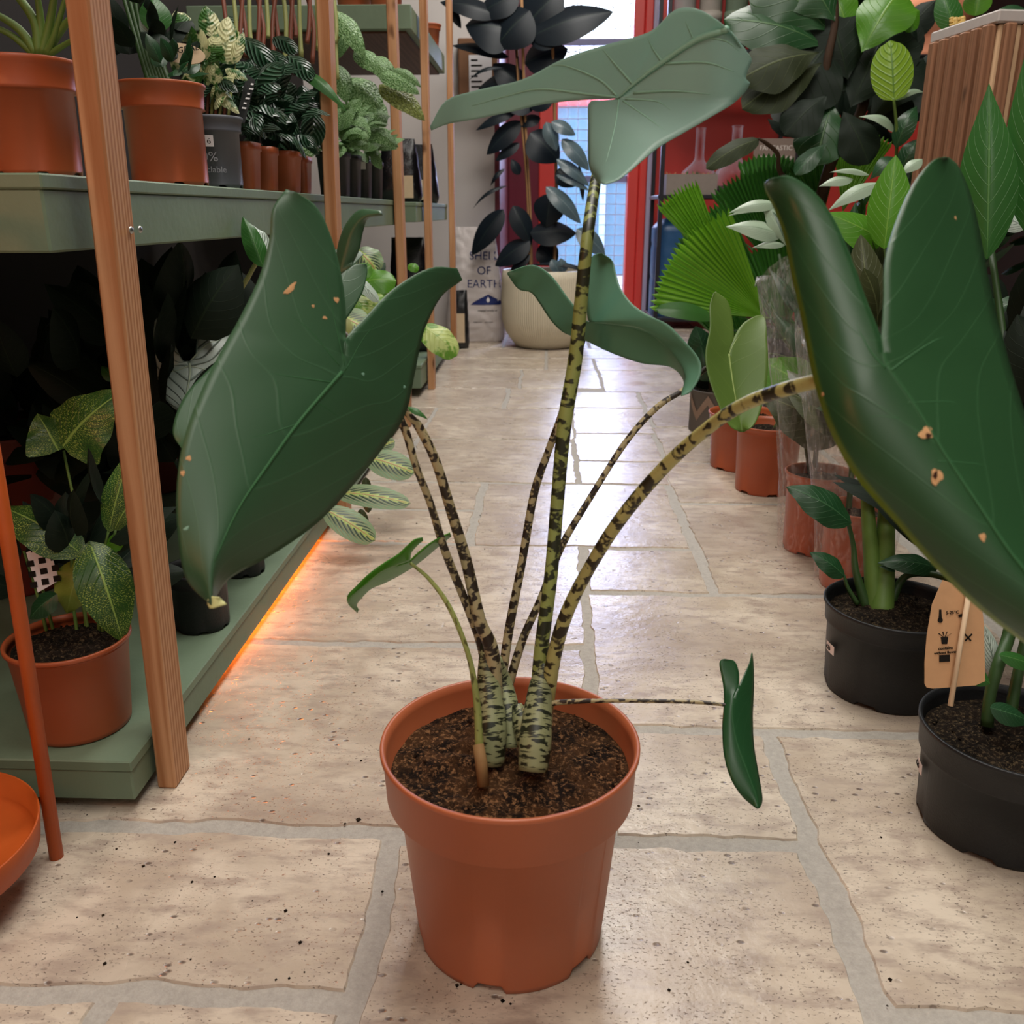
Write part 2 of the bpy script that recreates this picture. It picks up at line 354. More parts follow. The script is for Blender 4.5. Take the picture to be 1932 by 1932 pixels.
# ---------------------------------------------------------------- shelving
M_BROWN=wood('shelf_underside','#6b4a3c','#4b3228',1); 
def shelf(root,name,x0,x1,ya,yb,z0,z1,lip=True):
    b=B(); b.box((x0,ya,z0),(x1-.002,yb,z1-.012),.002); b.box((x0,ya-.002,z1-.0125),(x1,yb+.002,z1),.0015)
    b.make(name,M_GREEN,root,False)
rk=thing('shelving_rack',(-.6,1.75,0),'long green painted shelving rack with pine posts, nearest on the left','shelving')
shelf(rk,'shelf_board',-1.1,-.42,.785,2.73,.562,.626); shelf(rk,'base_shelf',-1.1,-.42,.785,2.75,.014,.062)
def post(root,x0,x1,ya,yb,lean,zt=1.75):
    b=B(); m=len(b.v)
    b.box((x0,ya,0),(x1,yb,zt),.002)
    for v in b.v: v.x+=lean*v.z
    return b.make('post',M_WOOD,root,False)
post(rk,-.4175,-.397,.826,.868,.022); post(rk,-.4185,-.397,1.712,1.755,.022); post(rk,-.4185,-.395,2.57,2.615,0)
sc=B()
for q in ((247,434),(264,433)):
    c=onX(*q,-.383); sc.lathe([(.0,0.002),(.0028,.0015),(.0034,0)],(0,0,0),12)
    for v in sc.v[-36:]: v.x,v.y,v.z=c.x+v.z,c.y+v.x,c.z+v.y
sc.make('screw',M_SCREW,rk)
rk2=thing('shelving_rack',(-.6,3.5,0),'far short shelving rack with an upper green shelf near the white wall','shelving')
shelf(rk2,'shelf_board',-1.1,-.42,3.02,3.95,.565,.626); shelf(rk2,'base_shelf',-1.1,-.42,3.02,3.95,.03,.11)
b=B(); b.box((-1.1,3.03,1.118),(-.42,3.96,1.185),.002); b.make('upper_shelf',M_GREEN,rk2,False)
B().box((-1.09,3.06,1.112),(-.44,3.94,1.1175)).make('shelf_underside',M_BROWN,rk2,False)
post(rk2,-.4185,-.395,3.16,3.2,.006); post(rk2,-.4185,-.395,3.95,3.99,.006,2.2)
ft=B()
for yy in (.95,1.8,2.6):
    for xx in (-.95,-.5): ft.box((xx,yy,0),(xx+.06,yy+.04,.0145)); ft.make('foot',M_INK,rk,False); ft=B()
ls=thing('led_strip',(-.455,1.3,.0),'warm orange light strip under the left base shelf','lamp')
n=N('warm_led'); n.p.inputs['Emission Color'].default_value=H('#ff7a22'); n.p.inputs['Emission Strength'].default_value=48; n.set(H('#ff9a40'))
B().box((-.475,1.14,.002),(-.467,1.62,.0125)).make('diffuser',n.m,ls,False)
# ---------------------------------------------------------------- pots
def pot(root,c,R,r,Hh,rim=.03,mat=None,notch=6,na=.35,step=.006,nz=.006,n=72,soil=None,soild=.018,name='pot',lip=.0015,phase=.3):
    t=.0018; rs=r+(R-step-r)*((Hh-rim)/Hh)
    prof=[(.0005,.004),(r-.004,.004),(r-.0025,0),(r,.001),(r+.0006,.006),(rs,Hh-rim),(rs+step*.8,Hh-rim+.0004),(R-.0025,Hh-rim+.003),(R-.0008,Hh-.006),(R+lip,Hh-.004),(R+lip,Hh-.0006),(R+lip-.001,Hh),(R-.002,Hh-.0004),(R-t-.002,Hh-.008),(R-t-step,Hh-rim),(rs-t-.002,Hh-rim-.005),(rs-.01,Hh*.45)]
    def warp(i,rr,zz,th):
        if i in (2,3,4) and notch:
            a=(th*notch/(2*PI)+phase)%1
            if a<na: return (rr-(.001 if i==4 else 0),(nz if i<4 else nz+.001))
        return rr,zz
    b=B().lathe(prof,c,n,warp); o=b.make(name,mat or M_TERRA,root)
    if soil: soil_disc(root,(c[0],c[1],c[2]+Hh-soild),R-t-step*.8-(.0 if soild<.02 else .002),soil)
    return o
def soil_disc(root,c,r,mat,amp=.006,dome=.004,seed=1):
    b=B(); nr=26;na=64; vs=[(c[0],c[1],c[2]+dome)]; fs=[]
    for i in range(1,nr+1):
        for j in range(na):
            th=2*PI*j/na; rr=r*i/nr; x,y=c[0]+rr*math.cos(th),c[1]+rr*math.sin(th)
            h=noise.noise(Vector((x*60,y*60,seed)))*amp+noise.noise(Vector((x*170,y*170,seed+5)))*amp*.6+noise.noise(Vector((x*20,y*20,seed+9)))*amp
            h*=1-.8*(i/nr)**5; vs.append((x,y,c[2]+h+dome*(1-(i/nr)**2)))
    for j in range(na): fs.append((0,1+j,1+(j+1)%na))
    for i in range(nr-1):
        for j in range(na):
            a=1+i*na+j;q=1+i*na+(j+1)%na; fs.append((a,a+na,q+na,q))
    b.add(vs,fs); rr=random.Random(int(r*1e5)+seed)
    for k in range(int(90*min(1,r/.1))):
        th=rr.random()*6.28; q=r*.93*math.sqrt(rr.random()); s=rr.uniform(.0012,.004)*(.6+r*4); x,y=c[0]+q*math.cos(th),c[1]+q*math.sin(th)
        h=noise.noise(Vector((x*60,y*60,seed)))*amp+noise.noise(Vector((x*20,y*20,seed+9)))*amp
        m=[Vector((rr.uniform(-1,1),rr.uniform(-1,1),rr.uniform(-.7,.7))).normalized()*s for _ in range(6)]
        vs=[(x+a*s,y+b2*s,c[2]+h+dome*.5+z*s*.8) for a,b2,z in ((1,.2,0),(-.9,.3,.2),(.1,1.1,-.1),(0,-1,.1),(.1,.1,1),(0,.1,-1))]
        b.add(vs,[(0,2,4),(2,1,4),(1,3,4),(3,0,4),(2,0,5),(1,2,5),(3,1,5),(0,3,5)])
    return b.make('soil',mat,root)
def potpx(cx,fy,zb,wr,wb,rf):
    """centre, rim radius, base radius and height of a round pot from its outline in the photo"""
    F=G(cx,fy,zb); h=Vector((F.x,F.y,0)).normalized(); r=.05;R=.06;Hh=.1
    for _ in range(12):
        c=F+h*r; r=wb/2/FOC*proj(c)[2]*.985; R=wr/2/FOC*proj((c.x,c.y,zb+Hh))[2]*.985
        lo,hi=.01,1.
        for _ in range(30):
            Hh=(lo+hi)/2; q=proj(Vector((c.x,c.y,zb+Hh))-h*R)[1]
            if q>rf: lo=Hh
            else: hi=Hh
    return c,R,r,Hh
# ---------------------------------------------------------------- leaves
def shp(k,u):
    if k=='ov': return max(0,math.sin(PI*u**.8))**.8
    if k=='ob': return max(0,math.sin(PI*u**1.5))**.7
    if k=='la': return max(0,math.sin(PI*u**.75))**1.1
    if k=='el': return max(0,1-(2*u-1)**2)**.5
    if k=='he': return max(0,(1-u**1.7))**.9*(.35+.65*min(1,u*6+.15))*(1 if u>0 else .7)
    if k=='st': return max(0,1-u**3)**.6*(.5+.5*min(1,u*4))
def leafgrid(b,Bp,Tp,w,nrm=None,k='ov',arch=.1,fold=.25,wave=0,nu=16,nv=8,curl=0,asym=0,ph=0):
    Bp=Vector(Bp);Tp=Vector(Tp); a=Tp-Bp; L=a.length; a.normalize()
    n=Vector(nrm) if nrm is not None else (CAMP-(Bp+Tp)/2).normalized()*.8+Vector((0,0,.6))
    s=a.cross(n).normalized(); n=s.cross(a).normalized()
    P=[];U=[]
    for i in range(nu+1):
        u=i/nu; c=Bp+a*(L*u)+n*(L*arch*math.sin(PI*u)) - n*(L*curl*u**3); hw=w/2*shp(k,u); r=[];q=[]
        for j in range(nv+1):
            v=2*j/nv-1; av=abs(v)
            h=-fold*av*hw*(1+.3*av)+wave*w*math.sin(u*17+ph+(2 if v>0 else 0))*av*av
            r.append(c+s*(hw*v*(1+asym*v))+n*h); q.append((u,v*.5+.5))
        P.append(r);U.append(q)
    b.grid(P,U); return b
def leaf(root,Bp,Tp,w,mat,name='leaf',**k):
    return leafgrid(B(),Bp,Tp,w,**k).make(name,mat,root)
def pl(root,mat,bx,by,tx,ty,wp,d0,d1=None,name='leaf',**k):
    d1=d1 or d0; return leaf(root,D(bx,by,d0),D(tx,ty,d1),wp/FOC*(d0+d1)/2,mat,name,**k)
def stem(root,mat,pts,rp,name='stem',n=8,seg=None):
    """pts = (px,py,depth); radius in photo pixels at each end"""
    P=spline([D(*p) for p in pts],seg or 4*len(pts)); ds=[p[2] for p in pts]
    rr=rp if isinstance(rp,(list,tuple)) else [rp]
    rad=[interp(rr,i/(len(P)-1))/FOC*interp(ds,i/(len(P)-1)) if len(rr)>1 else rr[0]/FOC*interp(ds,i/(len(P)-1)) for i in range(len(P))]
    return B().tube(P,rad,n).make(name,mat,root)
def fan(root,O,C,rad,spread,mat,nrm=None,ribs=18,cup=.15,name='leaf',fold=.05):
    O=Vector(O);C=Vector(C); a=(C-O).normalized(); n=Vector(nrm) if nrm is not None else (CAMP-O).normalized()+Vector((0,0,.3))
    s=a.cross(n).normalized(); n=s.cross(a).normalized(); P=[];U=[]; nr=10; na=ribs*2
    for i in range(nr+1):
        u=i/nr; r=[];q=[]
        for j in range(na+1):
            th=(j/na-.5)*spread; R=rad*u
            if i==nr: R*=1+(.035 if j%2 else -.03)
            zz=(1 if j%2 else -1)*rad*u*.012+ -n.z*0
            p=O+(a*math.cos(th)+s*math.sin(th))*R+n*(zz-cup*R*u*(th/spread*2)**2*.5 - fold*rad*u*u)
            r.append(p);q.append((u,j/na))
        P.append(r);U.append(q)
    return B().grid(P,U).make(name,mat,root,False)
def cluster(root,mat,c,ext,n,L,w,seed=0,name='foliage',k='ov',up=.3,arch=.1,nu=7,nv=4,from_=None):
    r=random.Random(seed); b=B(); c=Vector(c)
    for i in range(n):
        p=c+Vector((r.uniform(-1,1)*ext[0],r.uniform(-1,1)*ext[1],r.uniform(-1,1)*ext[2]))
        d=(p-(Vector(from_) if from_ else c-Vector((0,0,ext[2])))).normalized()+Vector((r.uniform(-.7,.7),r.uniform(-.7,.7),r.uniform(-.5,.5)+up))
        d.normalize(); l=L*r.uniform(.7,1.2)
        leafgrid(b,p,p+d*l,w*r.uniform(.7,1.2),Vector((r.uniform(-.5,.5),-.6+r.uniform(-.5,.5),.9)),k=k,arch=arch,nu=nu,nv=nv,fold=.3)
    return b.make(name,mat,root)
# arrow-shaped hero leaves, lofted between midrib/sinus line and margin
def arrow(root,left,right,plane,mat,camber=.012,lobe=0,veins=(),vr=.0009,vmat=None,ns=56,nt=12,ripple=0,thick=.0007,spots=(),smat=None,pw=1.6,bump_d=None):
    (x1,y1,d1),(x2,y2,d2),(x3,y3,d3)=plane
    M=Matrix(((x1,y1,1),(x2,y2,1),(x3,y3,1))).inverted()@Vector((1/d1,1/d2,1/d3))
    def dep(x,y): return 1/(M.x*x+M.y*y+M.z)
    b=B(); NP=[]
    for sd,(inn,out) in enumerate((left,right)):
        I=spline([(p[0],p[1],p[2] if len(p)>2 else 0) for p in inn],ns); O=spline([(p[0],p[1],p[2] if len(p)>2 else 0) for p in out],ns); P=[];U=[]
        for i in range(ns):
            r=[];q=[]
            for j in range(nt+1):
                t=j/nt; p=I[i].lerp(O[i],t); s=i/(ns-1)
                dd=dep(p.x,p.y)+p.z*.001+camber*(t**pw)*(1 if s>.05 else s/.05)*(1-.6*max(0,s-.6)/.4)+ripple*math.sin(s*15+sd)*t*t
                if bump_d: dd+=bump_d(p.x,p.y,t,s,sd)
                r.append(D(p.x,p.y,dd)); q.append((s,.5+(.5 if sd else -.5)*t))
            P.append(r if sd==0 else r);U.append(q)
        if sd: P=[r[::-1] for r in P]; U=[r[::-1] for r in U]
        b.grid(P,U)
    bv=BVHTree.FromPolygons([tuple(v) for v in b.v],b.f)
    o=b.make('leaf',mat,root)
    # weld the two halves along the midrib
    import bmesh
    bm=bmesh.new(); bm.from_mesh(o.data); bmesh.ops.remove_doubles(bm,verts=bm.verts,dist=1e-5); bm.to_mesh(o.data); bm.free()
    if thick:
        m=o.modifiers.new('thickness','SOLIDIFY'); m.thickness=thick; m.offset=0
    if veins:
        vb=B()
        for vn in veins:
            rs=vn[0]; pts=spline([(x,y,0) for x,y in vn[1]],7*len(vn[1])); hit=[]
            for p in pts:
                r=ray(p.x,p.y); h=bv.ray_cast(CAMP,r.normalized())
                if h[0]: hit.append(h[0]-r.normalized()*(vr*rs*.25))
            if len(hit)>3: vb.tube(hit,[vr*rs,vr*rs*.8,vr*rs*.25],6)
        vo=vb.make('vein',vmat or mat,o)
    for (x,y,sx,sy,an,mt) in spots:
        r=ray(x,y).normalized(); h=bv.ray_cast(CAMP,r)
        if not h[0]: continue
        nn=h[1]; nn=nn if nn.dot(r)<0 else -nn; e=RT-nn*RT.dot(nn); e.normalize(); f=nn.cross(e); sb=B(); vs=[h[0]+nn*(.0009 if mt!=M_HOLE else .0015)]; d=proj(h[0])[2]/FOC
        for k in range(14):
            th=2*PI*k/14; q=1+.18*math.sin(3*th+x)+.1*math.cos(5*th); cx=math.cos(th)*sx*q; cy=math.sin(th)*sy*q
            X=cx*math.cos(an)-cy*math.sin(an); Y=cx*math.sin(an)+cy*math.cos(an); vs.append(h[0]+nn*(.0006 if mt!=M_HOLE else .0013)+e*(X*d)-f*(-Y*d))
        sb.add(vs,[(0,1+k,1+(k+1)%14) for k in range(14)]); so=sb.make('blemish',mt,o); so['label']='dry brown damage mark on the leaf'
    return o
# ================================================================= HERO PLANT
M_HL=leafmat('zebra_leaf','#2a4d30','#355f3c','#527f5a',9,.3,.05,.25,rough=.46,spec=.8,trans=.1,bump=.12,back='#4b7a5c',mid=.02)
M_HLD=leafmat('zebra_leaf_glow_margin','#234626','#2d5732','#4a7a50',9,.3,.05,.25,rough=.4,trans=.1,bump=.12,back='#4b7a5c',mid=.02,edge=.05)  # left margin painted yellow-green for light through its curled edge
M_HU=leafmat('zebra_leaf_underside','#93b5a8','#a3c4b6','#7fa48e',8,.3,.02,.0,rough=.42,trans=.5,bump=.0,mid=.001)
M_HE=leafmat('zebra_leaf_olive','#5d7a35','#6c8a3c','#8aa552',8,.3,.03,.3,rough=.45,trans=.35,bump=.1)
M_HC=leafmat('zebra_leaf_mid','#5c8f74','#6a9d80','#7aab8c',8,.3,.02,.1,rough=.5,trans=.35,bump=.0,mid=.01)
M_HN=leafmat('new_leaf','#3f8a1c','#56a12a','#8cc25e',8,.3,.03,.3,rough=.32,trans=.35,bump=.1,back='#6fb53e')
M_HG=leafmat('small_dark_leaf','#1d4626','#2b5a33','#4c7a52',8,.3,.03,.3,rough=.35,trans=.1,bump=.1)
M_VD=plain('vein_dark','#33603a',.6,.2,.05); M_VL=plain('vein_pale','#7fa892',.45,.4,.05); M_VO=plain('vein_olive','#94a860',.45,.4,.05)
M_DRY=plain('dry_leaf_spot','#c79a6c',.8,.2,.15,300); M_HOLE=plain('dark_scar','#3a241c',.9,.1,.1); M_YEL=plain('yellow_leaf_tip','#c6c88a',.6,.3,.1)
M_ZB=zebra('zebra_petiole','#b3a57c','#2a1f16',125,1.2,.515); M_ZG=zebra('zebra_petiole_green','#98a35a','#262a16',110,1.2,.525); M_ZY=zebra('zebra_petiole_yellow','#b8b370','#2b2412',100,1.3,.535)
M_ZS=zebra('zebra_trunk','#94986e','#1f2414',260,2.4,.53); M_ZT=zebra('pale_petiole','#9aa45c','#5a5a2c',120,2,.6)
hp=thing('potted_zebra_plant',(-.0265,.647,0),'tall elephant ear plant with striped stems in a terracotta pot, front centre of the floor','potted plant')
HC=(-.0265,.647,0)
pot(hp,HC,.1045,.080,.185,.047,M_TERRA,6,.28,.008,.008,128,None,phase=.82)
soil_disc(hp,(HC[0],HC[1],.160),.0978,M_SOIL,.007,.006)
# left front leaf
LA=arrow(hp,
 ([(398,1142),(404,1060),(450,960),(505,878),(565,795),(645,702),(650,672),(652,640),(650,560),(632,470),(600,395),(557,362)],
  [(398,1142),(350,1088),(334,985),(336,890),(352,810),(385,725),(418,660),(452,600),(490,520),(508,450),(514,395),(540,358)]),
 ([(398,1142),(404,1060),(450,960),(505,878),(565,795),(645,702),(650,672),(652,640),(690,598),(742,545),(810,506),(862,506)],
  [(398,1142),(432,1092),(515,1045),(600,985),(672,908),(732,832),(765,780),(780,715),(792,655),(803,615),(832,560),(872,528)]),
 ((645,700,.575),(400,1140,.50),(700,420,.60)),M_HL,camber=.016,
 veins=[(1.5,[(645,702),(565,795),(505,878),(450,960),(404,1060)]),(.7,[(630,722),(560,712),(480,700)]),(.6,[(560,800),(500,820),(430,832)]),(.6,[(640,690),(580,620),(510,570)]),(.6,[(650,690),(622,560),(600,450)]),(.6,[(650,700),(700,620),(790,540)]),(.5,[(600,760),(640,790),(665,840)]),(.5,[(500,880),(480,930),(500,990)])],vmat=M_VD,vr=.0008,
 spots=[(547,545,17,5,.9,M_DRY),(634,566,6,5,0,M_DRY),(612,600,5,3,0,M_DRY),(590,578,3,3,0,M_DRY),(356,865,5,5,0,M_DRY),(345,893,4,5,0,M_DRY),(352,997,6,3,.6,M_VL),(684,706,4,3,0,M_VL),(762,730,4,3,0,M_VL)])
tp=arrow(hp,([(400,1125),(405,1135),(402,1148)],[(415,1128),(420,1133),(428,1140)]),([(400,1125),(405,1135),(402,1148)],[(392,1132),(392,1140),(396,1148)]),((400,1140,.50),(430,1140,.50),(400,1160,.50)),M_YEL,camber=.002,ns=8,nt=4); tp.name='leaf_tip'; tp.parent=LA; tp.location=(0,0,0)
# hidden twin behind it
arrow(hp,
 ([(345,850),(380,800),(450,720),(520,650),(600,580),(640,540),(655,510),(668,500),(686,480)],
  [(345,850),(326,800),(352,740),(400,690),(440,640),(500,570),(570,500),(640,430),(690,402)][:0] or [(345,850),(326,812),(350,745),(410,680),(470,600),(540,520),(600,480),(650,470),(680,475)]),
 ([(345,850),(380,800),(450,720),(520,650),(600,580),(640,540),(655,510),(668,500),(690,498)],
  [(345,850),(350,830),(370,820),(450,800),(560,720),(640,620),(680,560),(692,520),(692,500)]),
 ((600,580,.71),(345,850,.64),(720,760,.70)),M_HL,camber=.004)
arrow(hp,([(640,520),(650,480),(662,440),(685,412),(720,402)],[(632,500),(640,455),(655,420),(680,396),(718,398)]),([(640,520),(650,480),(662,440),(685,412),(720,402)],[(664,500),(678,470),(684,440),(694,412),(722,406)]),((640,500,.66),(720,400,.64),(600,400,.66)),M_HL,camber=.006,ns=30,nt=6)
# top leaf seen from below
midB=[(1405,104),(1372,55),(1310,78),(1240,125),(1195,160),(1168,184)]
arrow(hp,
 (midB+[(1110,188),(1030,196),(960,212),(890,226),(845,234),(814,246)],
  [(1405,104),(1380,62),(1335,26),(1300,14),(1268,22),(1225,60),(1130,88),(1060,112),(985,150),(900,170),(842,190),(812,238)]),
 (midB+[(1140,190),(1112,194),(1110,235),(1110,280),(1112,315),(1126,342)],
  [(1405,104),(1418,112),(1407,145),(1414,160),(1390,190),(1345,218),(1290,250),(1245,276),(1215,300),(1190,322),(1165,340),(1140,348)]),
 ((1168,184,.64),(1405,104,.60),(1150,340,.66)),M_HU,camber=-.004,
 veins=[(2.2,midB[1:]),(.9,[(1168,184),(1110,178),(1020,168),(960,180),(890,200)]),(.9,[(1165,182),(1130,150),(1070,125),(1040,124)]),(.9,[(1195,160),(1160,120),(1137,93)]),(.8,[(1250,118),(1232,92),(1222,72)]),(.7,[(1310,78),(1300,55),(1293,40)]),(.9,[(1255,120),(1330,118),(1385,135)]),(.9,[(1195,175),(1270,172),(1340,178)]),(.7,[(1180,187),(1240,192),(1270,212)]),(.8,[(1168,188),(1160,240),(1140,320)]),(.7,[(1330,70),(1370,78),(1395,98)]),(.7,[(1175,190),(1225,225),(1262,252)])],
 vmat=M_VL,vr=.0011,bump_d=lambda x,y,t,s,sd:(-.05*max(0,(y-190)/150)*t if sd else 0)+(-.03*max(0,(y-190)/150)*max(0,min(1,(1300-x)/180)) if sd else 0)+(.012*max(0,(x-1340)/75)**2 if x>1340 else 0)+(.02*((880-x)/70)**1.5 if x<880 else 0))
# middle leaf
midC=[(1285,747),(1292,705),(1262,660),(1215,622),(1165,612),(1122,608)]
arrow(hp,
 (midC+[(1108,606),(1096,592),(1070,560),(1040,520),(1005,500),(958,514)],
  [(1285,747),(1290,718),(1265,692),(1210,685),(1150,664),(1100,640),(1065,628),(1040,605),(1018,572),(1002,552),(978,545),(957,516)]),
 (midC+[(1110,604),(1107,570),(1107,530),(1110,500),(1118,484),(1130,478)],
  [(1285,747),(1304,738),(1322,706),(1318,676),(1288,640),(1260,612),(1225,595),(1195,575),(1172,545),(1162,515),(1155,492),(1135,478)]),
 ((1112,606,.70),(1285,745,.64),(1135,485,.72)),M_HC,camber=.004,vmat=M_VL,vr=.0006,
 veins=[(1.0,[(1122,608),(1165,612),(1215,622),(1262,660),(1290,705)]),(.5,[(1118,606),(1150,600),(1185,585)])],
 bump_d=lambda x,y,t,s,sd:(.02*t if sd==0 else -.012*t)+.006*math.sin(s*9))
# big right leaf
midD=[(2080,1330),(2030,1230),(1965,1120),(1900,1035),(1850,960),(1790,870),(1725,765),(1675,692),(1666,665),(1662,640)]
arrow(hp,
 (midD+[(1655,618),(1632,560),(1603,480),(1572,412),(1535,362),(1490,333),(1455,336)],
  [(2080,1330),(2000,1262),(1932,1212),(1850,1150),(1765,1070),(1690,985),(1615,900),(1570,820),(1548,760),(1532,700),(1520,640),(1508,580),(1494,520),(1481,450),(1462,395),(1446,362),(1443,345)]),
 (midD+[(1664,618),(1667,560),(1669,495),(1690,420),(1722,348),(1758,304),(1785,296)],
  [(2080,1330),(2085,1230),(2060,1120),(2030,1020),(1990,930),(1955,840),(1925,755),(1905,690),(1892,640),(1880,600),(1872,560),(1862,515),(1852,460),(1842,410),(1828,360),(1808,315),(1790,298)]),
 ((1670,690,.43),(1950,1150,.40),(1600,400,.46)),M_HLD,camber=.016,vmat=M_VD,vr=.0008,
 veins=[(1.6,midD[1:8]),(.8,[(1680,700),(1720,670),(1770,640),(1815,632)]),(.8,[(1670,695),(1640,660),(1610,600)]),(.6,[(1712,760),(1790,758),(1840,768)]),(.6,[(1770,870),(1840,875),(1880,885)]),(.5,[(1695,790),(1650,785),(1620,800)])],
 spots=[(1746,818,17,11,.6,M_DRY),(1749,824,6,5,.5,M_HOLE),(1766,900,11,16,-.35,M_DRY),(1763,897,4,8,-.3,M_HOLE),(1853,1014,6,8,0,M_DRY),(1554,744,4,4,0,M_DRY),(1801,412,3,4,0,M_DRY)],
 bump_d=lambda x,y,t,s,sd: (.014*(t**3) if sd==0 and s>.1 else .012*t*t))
# olive underside leaf
arrow(hp,
 ([(1400,815),(1392,775),(1383,725),(1375,668),(1384,638),(1381,600),(1372,568),(1350,550)],
  [(1395,815),(1374,800),(1352,755),(1335,705),(1331,665),(1339,620),(1339,578),(1346,553)]),
 ([(1400,815),(1392,775),(1383,725),(1375,668),(1384,638),(1400,612),(1422,598),(1438,594)],
  [(1405,815),(1425,798),(1441,755),(1448,710),(1449,670),(1447,640),(1446,615),(1444,602)]),
 ((1375,668,.80),(1400,815,.78),(1430,600,.82)),M_HE,camber=-.01,vmat=M_VO,vr=.0009,veins=[(1,[(1375,668),(1383,725),(1392,775)]),(.5,[(1375,668),(1390,640),(1420,605)])])
# small new leaf, lower left
arrow(hp,
 ([(674,1156),(656,1132),(690,1102),(720,1077),(750,1065),(772,1058),(776,1042),(790,1026),(798,1020)],
  [(674,1156),(655,1128),(678,1100),(702,1078),(728,1060),(752,1045),(768,1030),(782,1018),(797,1014)]),
 ([(674,1156),(656,1132),(690,1102),(720,1077),(750,1065),(772,1058),(785,1046),(815,1022),(849,1005)],
  [(676,1150),(674,1138),(698,1112),(725,1100),(752,1086),(780,1069),(805,1050),(828,1030),(851,1012)]),
 ((772,1058,.68),(656,1130,.65),(850,1008,.70)),M_HN,camber=.006,ns=36,nt=6,vmat=plain('new_vein','#8cc06a',.4),vr=.0005,veins=[(1,[(690,1102),(720,1077),(770,1060)])])
# small dark leaf, right
arrow(hp,
 ([(1430,1526),(1426,1500),(1408,1450),(1390,1400),(1381,1350),(1384,1315),(1393,1296),(1394,1270),(1386,1248),(1368,1243)],
  [(1428,1526),(1400,1502),(1379,1470),(1366,1425),(1363,1370),(1366,1330),(1365,1300),(1361,1275),(1357,1252),(1362,1244)]),
 ([(1430,1526),(1426,1500),(1408,1450),(1390,1400),(1381,1350),(1384,1315),(1393,1296),(1404,1272),(1414,1250),(1418,1232)],
  [(1434,1524),(1438,1505),(1430,1455),(1422,1405),(1420,1355),(1421,1325),(1422,1300),(1422,1275),(1421,1250),(1419,1232)]),
 ((1382,1320,.70),(1430,1526,.66),(1395,1245,.72)),M_HG,camber=.006,ns=40,nt=6,vmat=M_VO,vr=.0003,veins=[(1,[(1384,1320),(1381,1350),(1390,1400),(1408,1450),(1426,1500)])])
# petioles
def pet(mat,pts,r,**k): return stem(hp,mat,pts,r,name='petiole',n=12,**k)
pet(M_ZB,[(925,1340,.76),(912,1230,.75),(880,1140,.73),(840,1040,.70),(812,950,.67),(785,880,.65),(760,800,.64),(725,755,.635),(655,708,.60)],[11,10,8,8,7,7,8,5,3],seg=60)
pet(M_ZB,[(935,1340,.75),(928,1230,.74),(905,1170,.73),(880,1060,.72),(850,960,.70),(822,870,.68),(790,805,.67),(765,775,.66),(700,680,.665),(610,590,.668)],[16,14,12,11,10,9,9,6,5,3],seg=60)
pet(M_ZG,[(1012,1340,.75),(1022,1220,.74),(1040,1080,.73),(1052,940,.72),(1065,800,.70),(1085,680,.69),(1097,560,.67),(1108,450,.66),(1122,352,.70),(1140,262,.735),(1158,206,.70),(1168,187,.653)],[15,14,13,13,14,14,13,12,11,7,5,4],seg=80)
pet(M_ZB,[(945,1300,.79),(960,1190,.79),(985,1060,.78),(1008,930,.77),(1035,850,.76),(1060,780,.75),(1085,690,.74),(1100,640,.73),(1114,612,.712)],[9,9,8,8,7,7,7,6,4],seg=60)
pet(M_ZB,[(955,1310,.80),(985,1210,.80),(1020,1130,.80),(1060,1030,.80),(1110,945,.80),(1180,835,.80),(1240,768,.80),(1290,735,.80),(1332,695,.80),(1375,668,.805)],[9,8,7,7,6,6,6,5,5,4],seg=70)
pet(M_ZY,[(1028,1340,.75),(1045,1240,.73),(1068,1160,.71),(1110,1075,.68),(1170,980,.64),(1250,885,.60),(1330,812,.56),(1400,765,.52),(1480,735,.48),(1560,715,.455),(1668,692,.437)],[16,14,13,12,13,13,13,13,14,14,9],seg=80)
pet(M_ZB,[(975,1350,.75),(1005,1335,.74),(1060,1325,.73),(1150,1322,.72),(1250,1323,.71),(1320,1325,.705),(1384,1332,.70)],[7,6,5,4,4,4,3],seg=50)
pet(M_ZT,[(905,1430,.715),(900,1330,.71),(885,1240,.70),(850,1150,.69),(812,1095,.685),(774,1062,.68)],[9,7,5,5,4,3],seg=50)
tr=B()
for pts,r in (([(925,1440,.735),(928,1380,.735),(925,1330,.74),(920,1270,.745),(918,1215,.745)],[27,29,27,20,12]),([(965,1410,.75),(960,1350,.755),(950,1290,.765),(938,1240,.755)],[22,24,18,8]),([(1005,1455,.715),(1010,1400,.72),(1015,1345,.73),(1020,1290,.74),(1028,1250,.74)],[27,31,28,21,10]),([(1000,1400,.74),(985,1360,.745),(975,1330,.75)],[26,20,10])):
    P=spline([D(*p) for p in pts],20); tr.tube(P,[interp(r,i/19)/FOC*.735 for i in range(20)],14)
tr.make('trunk',M_ZS,hp)
B().tube([D(912,1482,.705),D(908,1440,.705),D(902,1405,.71)],[.0048,.0050,.0046],9).make('stub',plain('dry_stub','#8a6a44',.7,.2,.2,80),hp)
